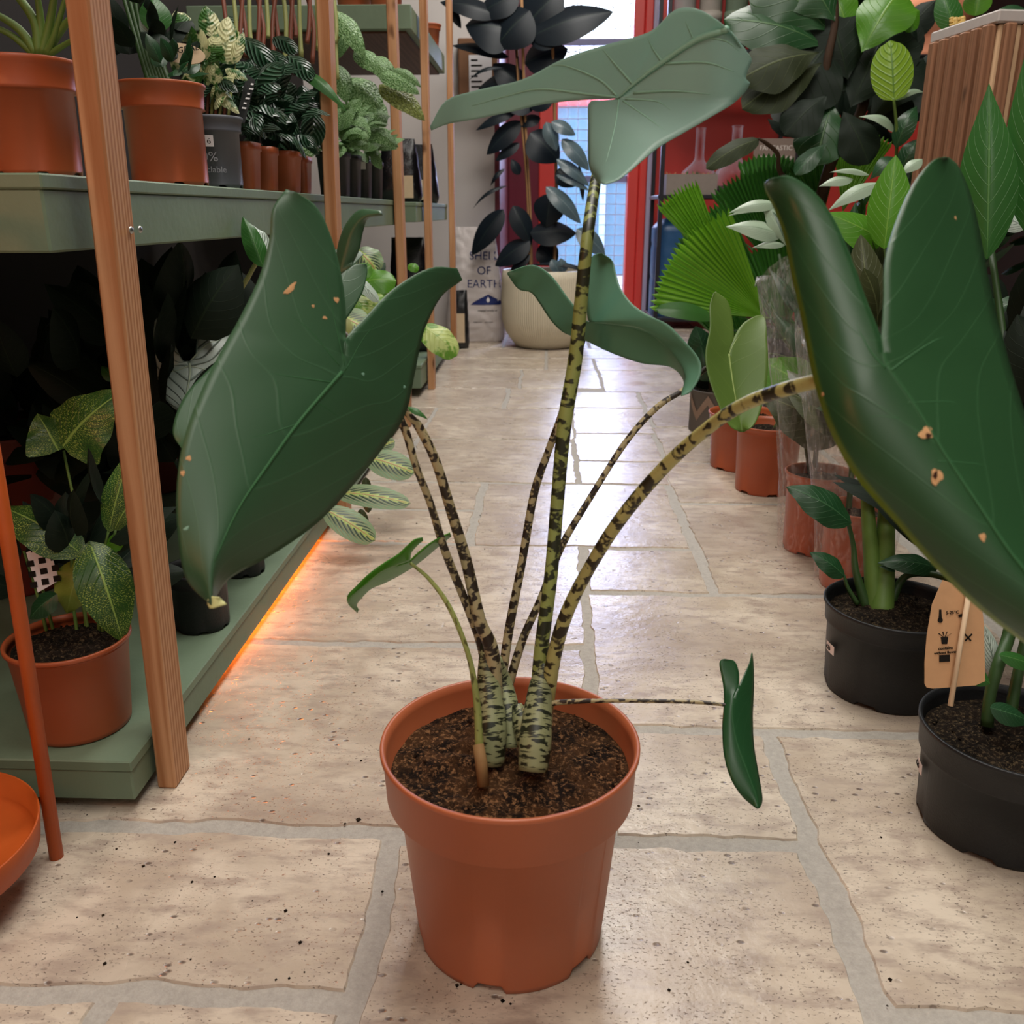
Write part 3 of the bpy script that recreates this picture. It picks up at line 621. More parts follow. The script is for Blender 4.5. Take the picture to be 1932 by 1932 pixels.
# ================================================================= helpers for the shop
def text(root,name,txt,size,place,mat,ext=.0003,align='CENTER',space=1.0,label=None):
    """place(u,v,w): text plane coordinates in metres -> world"""
    cu=bpy.data.curves.new('lettering','FONT'); cu.body=txt; cu.size=size; cu.align_x=align; cu.extrude=ext; cu.resolution_u=3; cu.space_character=space
    to=bpy.data.objects.new('lettering',cu); me=bpy.data.meshes.new_from_object(to)
    vs=[place(v.co.x,v.co.y,v.co.z) for v in me.vertices]; fs=[tuple(p.vertices) for p in me.polygons]
    bpy.data.objects.remove(to); bpy.data.curves.remove(cu); bpy.data.meshes.remove(me)
    o=obj(name,vs,fs,mat,root,None,False)
    if label: o['label']=label
    return o
def patch(root,name,c,R,th0,th1,z0,z1,mat,off=.0006,slope=0,n=8):
    """a sticker wrapped on a round pot"""
    P=[[Vector((c[0]+(R+off+slope*z)*math.cos(th0+(th1-th0)*i/n),c[1]+(R+off+slope*z)*math.sin(th0+(th1-th0)*i/n),c[2]+z)) for i in range(n+1)] for z in (z0,z1)]
    return B().grid(P).make(name,mat,root)
def sqpot(root,c,w,Hh,mat,soil=True):
    b=B(); prof=[(.4,0),(.41,.003),(.47,Hh-.012),(.5,Hh-.011),(.5,Hh),(.47,Hh),(.46,Hh-.02)]; n=32; vs=[];fs=[]
    for r,z in prof:
        for j in range(n):
            th=2*PI*j/n; k=(abs(math.cos(th))**6+abs(math.sin(th))**6)**(-1/6); vs.append((c[0]+w*r*k*math.cos(th),c[1]+w*r*k*math.sin(th),c[2]+z))
    for i in range(len(prof)-1):
        for j in range(n): a=i*n+j;q=i*n+(j+1)%n; fs.append((a,q,q+n,a+n))
    fs.append(tuple(range(n))[::-1]); b.add(vs,fs); b.make('pot',mat,root)
    if soil: B().box((c[0]-w*.36,c[1]-w*.36,c[2]+Hh-.02),(c[0]+w*.36,c[1]+w*.36,c[2]+Hh-.014)).make('soil',M_SOILD,root)
def bag(root,c,w,hh,t,mat,top=.75,name='bag',seed=1,nu=64,nv=36,amp=.006):
    b=B(); P=[]
    for j in range(nv+1):
        v=j/nv; ww=w/2*(1-(1-top)*v**1.5)*(1-.12*(1-min(1,v*8))**2); tt=t/2*(1-v**3)**.8*(.6+.4*min(1,v*5))+.002; r=[]
        for i in range(nu):
            th=2*PI*i/nu; cx=math.copysign(abs(math.cos(th))**.6,math.cos(th)); cy=math.copysign(abs(math.sin(th))**.7,math.sin(th))
            p=Vector((c[0]+ww*cx,c[1]+tt*cy,c[2]+hh*v)); k=noise.noise(Vector((p.x*28,p.z*34,seed+cy)))+.6*noise.noise(Vector((p.x*70,p.z*60,seed+cy)))
            p.y+=amp*k*(1 if cy>0 else -1); p.x+=amp*k*.4; p.z+=amp*.5*noise.noise(Vector((p.x*20,p.y*20,seed))) if j else 0; r.append(p)
        r.append(r[0].copy()); P.append(r)
    b.grid(P); k=nu+1; b.f.append(tuple(range(nu))[::-1])
    return b,b.make(name,mat,root)
# leaf materials
L_DARK=leafmat('dark_leaf','#163a1e','#214a28','#4b7a4e',9,.3,.06,.5,trans=.15)
L_MID=leafmat('mid_green_leaf','#2a5c24','#38702e','#6c9c55',10,.3,.05,.5,trans=.3)
L_BRIGHT=leafmat('bright_leaf','#4f8a20','#619c2a','#94c052',10,.3,.05,.55,trans=.45,rough=.35)
L_LIME=leafmat('lime_leaf','#83ad2c','#9cc23a','#3f7a18',8,.35,.22,.7,trans=.5)
L_FIG=leafmat('fiddle_leaf','#1c4222','#27502a','#6f9460',6,.35,.05,.4,rough=.4,trans=.12,back='#4c5a35',bump=.5)
L_FIGU=leafmat('fiddle_leaf_underside','#262e1a','#323b22','#5d663f',6,.35,.04,.6,rough=.6,spec=.2,trans=.2)
L_RUB=leafmat('rubber_leaf','#10161c','#161f26','#3b4a3c',18,.2,.03,.25,rough=.4,spec=.22,trans=.05,back='#241a22',bump=.1)
L_RUBP=leafmat('rubber_leaf_mottled','#5c6f76','#39484a','#8b9a98',10,.3,.05,.3,rough=.25,trans=.1)
L_SILV=leafmat('silver_leaf','#b3c6ba','#cad8cd','#7f9a86',8,.45,.14,.7,rough=.35,trans=.15,bump=.9)
L_PALE=leafmat('pale_leaflet','#8da58c','#a3b79e','#5d7d5c',13,.35,.09,.5,rough=.35,trans=.2)
L_OLV=leafmat('olive_leaf_underside','#3d4428','#4a5030','#7b8458',9,.3,.05,.6,trans=.25)
L_MUS=leafmat('mosaic_leaf','#274f1e','#376428','#8fb055',9,.35,trans=.2,mode='mosaic')
L_MAR=leafmat('prayer_leaf','#6f8f6c','#5c7d5b','#a9c46a',8,.5,trans=.2,mode='maranta',bump=.4)
L_VAR=leafmat('cream_variegated_leaf','#2f5f2a','#47732f','#dcdcaa',8,.3,.45,trans=.3,mode='varieg')
L_POT=leafmat('lime_variegated_leaf','#5d9030','#76a83c','#c9d988',8,.3,.22,trans=.4,mode='varieg')
L_QLT=leafmat('quilted_leaf','#3f6b30','#54803b','#8fb27a',8,.3,trans=.2,mode='quilt',bump=1.2)
L_QLB=leafmat('quilted_brown_leaf','#54602a','#66702f','#8f9a50',8,.3,trans=.2,mode='quilt',bump=1.2)
L_RDG=leafmat('ridged_leaf','#1b3d26','#294f33','#6f9079',6,.4,trans=.08,mode='ridge',bump=1.2,rough=.3)
L_FAN=leafmat('fan_palm_leaf','#619a1e','#7cb32e','#3f7a14',20,trans=.45,mode='fan',bump=.6,rough=.4)
L_FAND=leafmat('fan_palm_leaf_dark','#2f6420','#3d7628','#1f4a16',20,trans=.3,mode='fan',bump=.6,rough=.35)
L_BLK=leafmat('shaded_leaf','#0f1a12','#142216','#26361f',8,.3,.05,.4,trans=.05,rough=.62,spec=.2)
S_G=plain('green_stem','#5d7a35',.5,.4,.2,40); S_D=plain('dark_green_stem','#2f4a22',.5,.4,.2,40); S_R=plain('red_stem','#74402f',.5,.4,.25,60); S_Y=plain('yellow_green_stem','#8f9358',.5,.4,.15,60); S_B=plain('brown_bark','#3a2a1e',.8,.2,.3,60,.3); S_C=plain('bamboo_cane','#a07850',.6,.3,.2,60)
# ================================================================= LEFT: MIDDLE SHELF
ZS=.6262
def shelfpot(cx,yf,wr,wb,H_,label,name='potted_plant',mat=M_TERRA2,rim=.02,soil=M_SOILD,grp=None,x=None):
    p=onY(cx,400,yf+wb/2/FOC*yf); r=wb/2/FOC*(yf*1.0); R=wr/2/FOC*yf
    c=(p.x if x is None else x,yf+r,ZS); t=thing(name,c,label,'potted plant',grp)
    pot(t,c,R,r,H_,rim,mat,6,.3,.005,.004,64,soil,phase=.1); return t,c,R
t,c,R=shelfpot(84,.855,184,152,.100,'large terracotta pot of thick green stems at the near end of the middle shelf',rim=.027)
for q in ((75,95,60,30,-30,-80,9),(80,95,95,40,110,-60,8),(70,95,30,50,-60,0,8),(85,95,120,50,170,0,7),(78,95,76,30,60,-60,7),(90,95,105,60,140,-60,6),(66,95,10,60,-80,30,6),(92,95,130,80,175,55,5)):
    stem(t,S_G,[(q[0],q[1]+8,.93),(q[2],q[3],.92),(q[4],q[5],.9)],[q[6]*1.3,q[6],q[6]*.6])
cluster(t,L_DARK,(c[0],c[1]+.06,c[2]+.2),(.10,.05,.05),26,.09,.03,3)
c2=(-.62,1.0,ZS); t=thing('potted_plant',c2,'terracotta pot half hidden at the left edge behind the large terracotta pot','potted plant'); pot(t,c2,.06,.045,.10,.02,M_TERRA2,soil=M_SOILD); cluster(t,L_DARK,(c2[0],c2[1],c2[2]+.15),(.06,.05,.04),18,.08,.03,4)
t,c,R=shelfpot(300,1.155,152,134,.118,'terracotta pot with dark stems behind the nearest pine post on the middle shelf',rim=.030,x=-.477)
for a in range(7): stem(t,S_D,[(285+6*a,165,1.2),(262+6*a,90,1.2),(235+10*a,0,1.2),(220+14*a,-60,1.2)],[7,5,3])
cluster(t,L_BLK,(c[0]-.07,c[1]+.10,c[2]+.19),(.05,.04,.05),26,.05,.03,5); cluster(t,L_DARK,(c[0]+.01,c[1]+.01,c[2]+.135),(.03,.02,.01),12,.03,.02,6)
pl(t,L_MID,300,60,285,-10,58,1.17); pl(t,L_BLK,320,100,265,60,50,1.15); pl(t,L_BLK,335,110,280,85,40,1.14); pl(t,L_SILV,285,75,268,25,26,1.18,fold=.4)
t2,c,R=shelfpot(405,1.29,112,96,.092,'mid grey recycled plastic pot of cream-splashed leaves on the middle shelf',mat=M_GREYP,rim=.020,x=-.464)
for q in ((330,35,368,85,30),(318,60,372,88,16),(400,70,388,10,40),(385,140,400,95,45),(420,120,438,60,52),(425,130,468,152,22),(425,110,430,30,46),(392,95,378,150,40),(405,175,452,215,24),(398,165,440,190,22),(350,50,330,20,40),(440,120,460,60,24)):
    pl(t2,L_VAR,*q,1.24,k='ov',wave=.05,arch=.12,fold=.35)
for q in ((355,180,400,165,34),(380,90,358,130,30),(340,135,376,130,24),(410,150,450,175,26)): pl(t2,L_RDG,*q,1.23)
cluster(t2,L_VAR,(c[0]-.02,c[1]+.02,c[2]+.14),(.035,.02,.035),22,.035,.025,8,k='ov')
for a in range(6): stem(t2,S_Y if a%2 else S_R,[(390+8*a,225,1.31),(395+9*a,140,1.31),(385+13*a,60,1.3)],[3,3,2])
def cyl(c,R,sl=0,off=.0012):
    th0=math.radians(-78)
    def f(u,v,w): th=th0+u/R; r=R+sl*(v)+off+w; return Vector((c[0]+r*math.cos(th),c[1]+r*math.sin(th),c[2]+v))
    return f
f=cyl(c,.038,.055); text(t2,'lettering','100%',.017,lambda u,v,w:f(u-.008,v+.034,w),plain('pot_print','#9a9ca4',.5),label='pale printed lettering'); text(t2,'lettering','recyclable',.011,lambda u,v,w:f(u-.002,v+.020,w),plain('pot_print','#9a9ca4',.5))
st=patch(t2,'price_sticker',c,.0395,math.radians(-100),math.radians(-68),.052,.066,M_PAPER,.0022,.055); text(st,'lettering','£16',.010,lambda u,v,w:f(u-.0035,v+.0555,w+.0022),M_INK)
tg=thing('plant_tag',tuple(D(462,232,1.28)),'black care card with white print stuck in the grey pot','tag')
def card(root,name,pts,mat,th=.0008):
    P=[Vector(p) for p in pts]; n=(P[1]-P[0]).cross(P[2]-P[1]).normalized()*th; k=len(P)
    return B().add(P+[p+n for p in P],[tuple(range(k))[::-1],tuple(range(k,2*k))]+[(i,(i+1)%k,k+(i+1)%k,k+i) for i in range(k)]).make(name,mat,root,False)
card(tg,'card',[D(444,232,1.27),D(462,232,1.27),D(482,152,1.27),D(466,140,1.27)],M_BLACK)
for k in range(6): card(tg,'print_line',[D(456+k*3.4,205-k*9,1.268),D(464+k*3.4-(k%2)*3,206-k*9,1.268),D(465+k*3.4-(k%2)*3,203-k*9,1.268),D(457+k*3.4,202-k*9,1.268)],M_PAPER,.0003)
tg=thing('plant_tag',tuple(D(340,120,1.165)),'round-ended kraft paper tag hanging over the terracotta pot behind the post','tag')
M_KRAFT=plain('kraft_card','#c49a72',.7,.2,.1,90); M_KRAFT2=plain('pale_kraft_card','#cdb596',.7,.2,.06,90)
oc=[]
for k in range(20):
    th=2*PI*k/20; oc.append(D(345+42*math.cos(th)-6*math.sin(th),101-20*math.sin(th)+3*math.cos(th),1.15))
card(tg,'card',oc[::-1],M_KRAFT2)
eu=(D(380,95,1.15)-D(340,101,1.15)).normalized(); ev=(D(340,85,1.15)-D(340,101,1.15)).normalized(); en=eu.cross(ev)
text(tg,'lettering','AGDAL',.0105,lambda u,v,w:D(350,98,1.148)+eu*u+ev*v+en*w,M_INK); 
B().tube([D(352+11*math.cos(a*.4),110-6*math.sin(a*.4),1.1465) for a in range(16)],.0002,4).make('drawing',M_INK,tg)
# small square terracotta pots with ridged leaves
PEP=[]
for i,(y0,w,hh) in enumerate(((1.42,.056,.066),(1.52,.052,.066),(1.63,.068,.066),(1.735,.052,.064))):
    c=(-.457,y0,ZS); t=thing('potted_plant',c,['square terracotta pot next to the grey pot, dark ridged leaves','square terracotta pot, second behind the grey pot on the middle shelf','square terracotta pot with one round silver-ridged leaf hanging over it','square terracotta pot beside the second pine post on the middle shelf'][i],'potted plant','small terracotta pots on the middle shelf')
    sqpot(t,c,w,hh,M_TERRA2); PEP.append(t)
    cluster(t,L_RDG,(c[0],c[1],c[2]+.12),(.035,.03,.035),26,.05,.034,20+i,k='el',up=-.35,arch=.25)
for i,q in enumerate(((455,70,520,135,42),(500,95,548,135,32),(515,70,562,100,34),(485,140,512,198,30),(462,195,480,268,38),(512,228,535,298,60),(542,205,562,296,26),(592,212,590,278,46),(540,105,592,150,40),(560,130,655,212,26),(530,160,556,210,34),(475,110,470,180,34),(600,150,620,240,34),(430,30,460,85,40),(570,160,580,215,30))):
    pl(PEP[i%4] if i!=7 else PEP[2],L_RDG if i!=9 else L_MID,*q,1.44+.015*i if i not in(5,6,7) else 1.56,k='el' if i!=9 else 'la',arch=.15,fold=.3)
for a in range(20):
    x=432+a*10.5; stem(PEP[min(3,a//5)],(S_R,S_Y,S_R)[a%3],[(x,60+(a*37)%62,1.42+a*.02),(x+((a*7)%9-4),50,1.42+a*.02),(x+((a*5)%15-7)*2,-25,1.42+a*.02)],[5,4.5,4.2],n=6)
# black pots with quilted leaves
QL=[]
for i,y0 in enumerate((2.02,2.14,2.27,2.42)):
    c=(-.452,y0,ZS); t=thing('potted_plant',c,['black square pot beside the second pine post under quilted leaves','black square pot, second in the dark row on the middle shelf','black square pot with a small white price sticker on the middle shelf','black square pot at the far end of the dark row on the middle shelf'][i],'potted plant','black pots on the middle shelf')
    sqpot(t,c,.066,.088,M_BLACK); QL.append(t)
    cluster(t,L_QLT,(c[0],c[1],c[2]+.13),(.045,.045,.035),34,.055,.036,30+i,k='ov',up=-.3,arch=.2)
card(QL[2],'price_sticker',[(-.44,2.2358,.69),(-.426,2.2358,.69),(-.426,2.2358,.706),(-.44,2.2358,.706)],M_PAPER)
for i,q in enumerate(((625,20,690,112,44),(668,95,722,142,40),(695,110,748,140,34),(650,150,725,215,64),(715,140,792,178,40),(715,160,802,228,48),(630,120,655,195,44),(690,245,752,278,34),(655,225,692,285,44),(700,105,735,160,34),(655,50,640,110,30),(690,190,728,240,50),(740,130,795,165,22))):
    pl(QL[i%4],L_QLB if i in (5,) else L_QLT,*q,1.95+.03*(i%4),k='ov',arch=.18,fold=.3,wave=.02)
for a,x in enumerate((628,634,618,641)): stem(QL[0],S_Y,[(x-4,150,1.95),(x-6,80,1.95),(x+4,4+a*20,1.95)],[3.5,3.2,3.6],n=6)
# foil coffee-like bags on the far rack
M_FOIL=plain('black_foil','#0d0e12',.22,.6,.2,30,.6)
for i,(x,y0,w,hh) in enumerate(((-.50,3.22,.15,.20),(-.49,3.62,.15,.21))):
    t=thing('foil_bag',(x,y0,.6265),['glossy black foil bag with a pale label, nearer of two on the far shelf','glossy black foil bag with a pale label at the end of the far shelf'][i],'bag','black foil bags')
    bb,_=bag(t,(x,y0,.6265),w,hh,.07,M_FOIL,.7,'pouch',i,32,18,.004)
    B().box((x-.005,y0-.0425,.64),(x+.05,y0-.0415,.71)).make('label_print',M_KRAFT2,t,False)
t=thing('foil_bag',(-.50,3.35,.1105),'tall black bin liner bag on the far base shelf','bag'); bag(t,(-.50,3.35,.1105),.16,.40,.12,M_FOIL,.7,'pouch',7,32,24,.008)
t=thing('foil_bag',(-.40,4.2,0),'black bag with pale printed panels standing at the wall by the white sack','bag'); bag(t,(-.40,4.2,0),.085,.26,.07,M_FOIL,.8,'pouch',9,32,20,.005)
B().box((-.415,4.161,.03),(-.375,4.163,.16)).make('label_print',M_KRAFT2,t,False)
# terracotta pots on the upper shelf
for i,(x,y0,R) in enumerate(((-.52,3.2,.06),(-.64,3.3,.065),(-.47,3.86,.05))):
    c=(x,y0,1.1855); t=thing('plant_pot',c,['small terracotta pot, nearest on the upper far shelf','wider terracotta pot set back on the upper far shelf','terracotta pot with a white sticker on the far corner of the upper shelf'][i],'plant pot','terracotta pots on the upper shelf')
    pot(t,c,R,R*.75,R*1.8,.02,M_TERRA2,6,.3,.004,.003,40,M_SOILD)
    if i==2: card(t,'price_sticker',[(-.478,3.8115,1.21),(-.462,3.8115,1.21),(-.462,3.8105,1.226),(-.478,3.8105,1.226)],M_PAPER)
# ================================================================= LEFT: BASE SHELF
ZB=.0625
c,R,r,Hh=potpx(162,1405,ZB,222,178,1245); mp_=thing('potted_plant',tuple(c),'mosaic-patterned leaves in a terracotta pot at the near end of the base shelf','potted plant')
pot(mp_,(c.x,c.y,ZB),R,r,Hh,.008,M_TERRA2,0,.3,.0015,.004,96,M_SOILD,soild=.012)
dd=proj(c)[2]; print('mosaic pot',c,R,r,Hh)
for q,k in (((118,842,235,735,150),dict(k='he',arch=.1,fold=.15)),((158,1048,0,955,92),dict(k='ov',arch=.12)),((168,1020,232,1212,100),dict(k='ov',arch=.15,fold=.2)),((205,1005,250,850,58),dict(k='ov')),((215,1000,262,930,50),dict(k='ov')),((108,1120,55,1168,46),dict(k='ov')),((110,850,70,780,110),dict(k='he',fold=.2))):
    pl(mp_,L_MUS if q[0]!=108 else L_DARK,*q,dd-.03,wave=.03,**k)
pl(mp_,L_BRIGHT,190,1040,250,1008,36,dd,k='ov',wave=.06); L_YU=leafmat('yellow_green_underside','#7d8a35','#8b983c','#a9b45c',8,.3,.04,.4,trans=.3)
pl(mp_,L_YU,155,1055,126,1158,78,dd,k='ov',wave=.05)
for p in (((165,1230),(150,1010),(120,850)),((175,1230),(150,1100),(158,1045)),((185,1230),(190,1080),(205,1000)),((190,1230),(205,1060),(218,1000)),((150,1225),(135,1100),(140,960)),((110,1225),(85,1130),(60,1030)),((95,1222),(70,1120),(45,1040))):
    stem(mp_,S_G,[(a,b,dd+.01*(i==0)) for i,(a,b) in enumerate(p)],[3.5,3,2.5],n=6)
cluster(mp_,L_BLK,(c.x-.02,c.y+.05,ZB+.2),(.07,.03,.06),22,.07,.04,40)
tg=thing('plant_tag',tuple(D(80,1130,dd)),'white care card printed with black icon squares in the mosaic plant','tag')
card(tg,'card',[D(72,1118,dd-.005),D(112,1095,dd-.005),D(92,1028,dd-.005),D(50,1042,dd-.005)],M_PAPER)
for a in range(3):
    for b2 in range(3):
        x,y=58+a*22+b2*3,1064+b2*20-a*6
        card(tg,'icon',[D(x-6,y+6,dd-.0065),D(x+7,y+4,dd-.0065),D(x+5,y-7,dd-.0065),D(x-8,y-5,dd-.0065)],M_INK,.0003)
# silver plant in a black pot behind the post
c,R,r,Hh=potpx(385,1198,ZB,120,100,1090); t=thing('potted_plant',tuple(c),'silvery heart-shaped leaves in a black pot behind the nearest pine post','potted plant')
pot(t,(c.x,c.y,ZB),R,r,Hh,.02,M_BLACK,6,.3,.004,.004,64,M_SOILD); dd=proj(c)[2]
ag=arrow(t,([(345,780),(352,740),(358,710),(357,683),(345,680),(330,650),(312,615),(296,600)],[(345,780),(325,768),(305,742),(298,715),(296,690),(292,660),(290,630),(292,605)]),
 ([(345,780),(352,740),(358,710),(357,683),(368,672),(372,640),(385,622),(405,612)],[(345,780),(375,770),(405,740),(420,710),(432,680),(436,655),(432,625),(412,612)]),((357,685,dd),(345,780,dd-.03),(410,620,dd+.03)),L_SILV,camber=.01,ns=40,nt=8,ripple=.004,
 veins=[(1.4,[(357,683),(358,710),(345,775)]),(.8,[(357,690),(330,700),(300,705)]),(.8,[(357,690),(400,700),(420,700)]),(.8,[(357,683),(390,650),(420,640)]),(.8,[(357,683),(330,650),(300,625)])],vmat=plain('pale_vein','#b9c9ae',.4),vr=.0012)
stem(t,S_G,[(380,1110,dd+.03),(372,950,dd+.04),(362,800,dd+.04),(358,686,dd+.005)],[4,3,3]); 
stem(t,S_Y,[(390,1110,dd+.05),(400,850,dd+.06),(430,610,dd+.05),(470,520,dd+.03),(500,470,dd+.02)],[6,5.5,5,4.5,4])
pl(t,L_MID,497,505,458,408,40,dd,k='ov',wave=.06,fold=.5); pl(t,L_SILV,505,490,478,425,44,dd+.01,k='ov',wave=.08,fold=.5)
pl(t,L_MID,215,720,192,690,24,dd,k='ov'); pl(t,L_DARK,430,560,380,520,26,dd+.05,k='la')
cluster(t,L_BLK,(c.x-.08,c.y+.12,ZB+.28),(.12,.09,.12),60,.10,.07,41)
c,R,r,Hh=potpx(462,1092,ZB,90,78,1030); t=thing('potted_plant',tuple(c),'low black pot further along the base shelf, mostly hidden by the big leaf','potted plant')
pot(t,(c.x,c.y,ZB),R,r,Hh,.015,M_BLACK,6,.3,.004,.006,64,M_SOILD); cluster(t,L_DARK,(c.x-.02,c.y+.05,ZB+.18),(.06,.08,.08),46,.08,.05,42)
# dark pots and foliage at the back
for i,(x,y0,R) in enumerate(((-.80,1.25,.11),(-.92,.95,.12),(-.80,1.75,.10))):
    c=(x,y0,ZB); t=thing('potted_plant',c,['big dark red pot in the shadow at the back of the base shelf','big dark red pot at the left edge in shadow on the base shelf','dark pot of shaded leaves further back on the base shelf'][i],'potted plant','shaded pots at the back of the base shelf')
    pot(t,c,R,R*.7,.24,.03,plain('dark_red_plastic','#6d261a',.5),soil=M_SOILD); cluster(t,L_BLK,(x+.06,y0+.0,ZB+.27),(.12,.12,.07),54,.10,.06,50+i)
# prayer plant
c=(-.50,1.66,ZB); t=thing('potted_plant',c,'prayer plant with red-veined herringbone leaves spilling off the base shelf','potted plant'); pot(t,c,.055,.042,.085,.015,M_TERRA2,soil=M_SOILD)
for q,d in (((692,862,782,892,62),1.72),((630,928,775,950,50),1.66),((612,960,708,1020,60),1.6),((700,850,745,832,36),1.75),((640,595,692,622,70),1.8)):
    pl(t,L_MAR,*q,d,k='el',arch=.06,fold=.12)
pl(t,S_Y,650,640,655,600,24,1.79,k='el'); stem(t,S_G,[(560,970,1.75),(600,900,1.72),(612,960,1.6)],[3,3,2]); stem(t,S_G,[(560,960,1.75),(610,900,1.7),(632,930,1.66)],[3,3,2]); stem(t,S_G,[(580,930,1.78),(640,870,1.75),(694,864,1.72)],[3,3,2])
pl(t,L_OLV,690,900,695,968,22,1.75,k='el'); pl(t,L_OLV,680,960,690,1000,20,1.7,k='el'); pl(t,L_YU,770,870,785,895,16,1.8)
cluster(t,L_MAR,(-.49,1.7,ZB+.14),(.05,.06,.05),22,.08,.04,60,k='el')
c=(-.50,2.02,ZB); t=thing('potted_plant',c,'lime and cream splashed trailing plant behind the big left leaf','potted plant'); pot(t,c,.06,.046,.10,.015,M_TERRA2,soil=M_SOILD)
stem(t,S_G,[(640,830,2.0),(670,700,2.0),(690,560,2.0)],[4,3,2])
for q,d,m in (((665,540,748,530,60),2.0,L_BRIGHT),((650,545,700,500,40),2.0,L_BRIGHT),((672,470,712,515,66),2.05,L_MAR),((690,560,735,580,70),1.98,L_POT),((655,520,715,570,26),1.95,L_SILV),((660,560,700,600,50),1.96,L_POT),((640,525,650,570,50),1.96,L_POT),((655,580,665,615,46),1.95,L_VAR),((795,615,862,672,58),2.2,L_POT),((764,768,808,792,14),2.1,L_MID),((770,500,790,510,20),2.2,L_BRIGHT)):
    pl(t,m,*q,d,k='el' if m!=L_MID else 'la',arch=.15,wave=.03)
cluster(t,L_POT,(-.49,2.05,ZB+.32),(.05,.06,.10),34,.06,.045,61)
c=(-.54,2.4,ZB); t=thing('potted_plant',c,'dark bushy plant at the far end of the base shelf by the third post','potted plant'); pot(t,c,.07,.055,.11,.015,M_TERRA2,soil=M_SOILD); cluster(t,L_DARK,(c[0],c[1],ZB+.26),(.07,.08,.10),54,.08,.05,62)
# orange plant stand
M_ORG=plain('orange_metal','#b4521c',.5,.4,.22,22); os_=thing('plant_stand',(-.56,.64,0),'orange metal plant stand with a round tray in the bottom left corner','plant stand')
B().lathe([(.001,.046),(.099,.046),(.1045,.048),(.108,.072),(.1095,.0725),(.110,.071),(.1065,.045),(.101,.042),(.001,.042)],(-.56,.64,0),72).make('tray',M_ORG,os_)
for k in range(3):
    a=math.radians(39.5+120*k); stp=[(-.56+.116*math.cos(a),.64+.116*math.sin(a),0),(-.56+.124*math.cos(a),.64+.124*math.sin(a),.30),(-.56+.128*math.cos(a),.64+.128*math.sin(a),.60)]
    B().tube(stp,.0065,14).make('leg',M_ORG,os_)
B().tube([(-.56+.128*math.cos(2*PI*k/40),.64+.128*math.sin(2*PI*k/40),.60) for k in range(41)],.005,8).make('ring',M_ORG,os_)
# ================================================================= BACK: planter, rubber plant, sack
c=(-.008,4.29,0); t=thing('potted_rubber_plant',c,'tall dark rubber plant on canes in a ribbed cream planter by the glass door','potted plant')
M_CREAM=plain('cream_ceramic','#cfc5ae',.5,.5,.04,4); prof=[(.001,.002),(.125,.002),(.140,.006),(.150,.02),(.185,.07),(.200,.12),(.205,.2),(.203,.31),(.200,.345),(.196,.347),(.192,.34),(.19,.28)]
B().lathe(prof,c,480,lambda i,r,z,th:(r+(.0022*math.cos(120*th) if 3<=i<=7 else 0),z)).make('planter',M_CREAM,t)
soil_disc(t,(c[0],c[1],.30),.188,M_SOILD)
for p in (((998,540),(998,380),(975,100),(968,-10)),((1003,540),(1000,400),(990,200),(984,-10)),((1000,520),(995,350),(978,150),(972,0)),((1045,520),(1050,380),(1046,200),(1040,0))): stem(t,S_C if p[0][0]!=998 else S_B,[(a,b,4.29/ray(a,b).y) for a,b in p],[3.2,3,2.8],name='cane')
for q in ((950,395,890,482,44),(968,388,1002,462,42),(1000,455,934,502,48),(1040,365,1030,430,60),(1000,440,1088,440,58),(975,210,898,246,22),(982,228,918,292,42),(980,270,935,304,24),(1000,250,1055,305,74),(1020,222,975,236,28),(1050,320,1085,352,42),(975,60,878,48,100),(1000,70,1158,22,78),(985,60,1062,-20,100),(1000,80,1072,62,50),(990,120,1072,92,76),(960,108,852,86,26),(992,150,902,168,50),(845,8,870,54,20),(940,30,830,4,44),(980,-10,900,30,60),(1000,20,935,90,90),(990,170,930,120,60),(1000,205,1050,160,50),(1010,200,940,190,50),(1000,480,960,520,22),(1020,460,1050,500,50),(980,330,965,300,20)):
    pl(t,L_RUB,*q,(4.25+.002*(q[0]%37))/ray(q[0],q[1]).y,(4.25+.002*(q[0]%37))/ray(q[2],q[3]).y,k='ov',arch=.08,fold=.2)
for q in ((958,350,892,394,8),(952,318,925,352,10),(950,128,884,152,8),(1100,380,1090,300,10),(1000,500,1150,540,10)): pl(t,L_RUB,*q,4.2/ray(q[0],q[1]).y,4.2/ray(q[2],q[3]).y,k='la',arch=.2)
for q in ((1040,230,1086,255,30),(1060,262,1112,322,34),(1050,300,1112,352,26),(1030,352,1096,422,36),(1088,432,1142,482,42),(1040,490,1056,518,22),(1062,515,1058,487,24),(1050,330,1112,360,18),(1030,230,1050,285,30)): pl(t,L_RUBP,*q,4.15/ray(q[0],q[1]).y,4.15/ray(q[2],q[3]).y,k='ov',arch=.1,fold=.2)
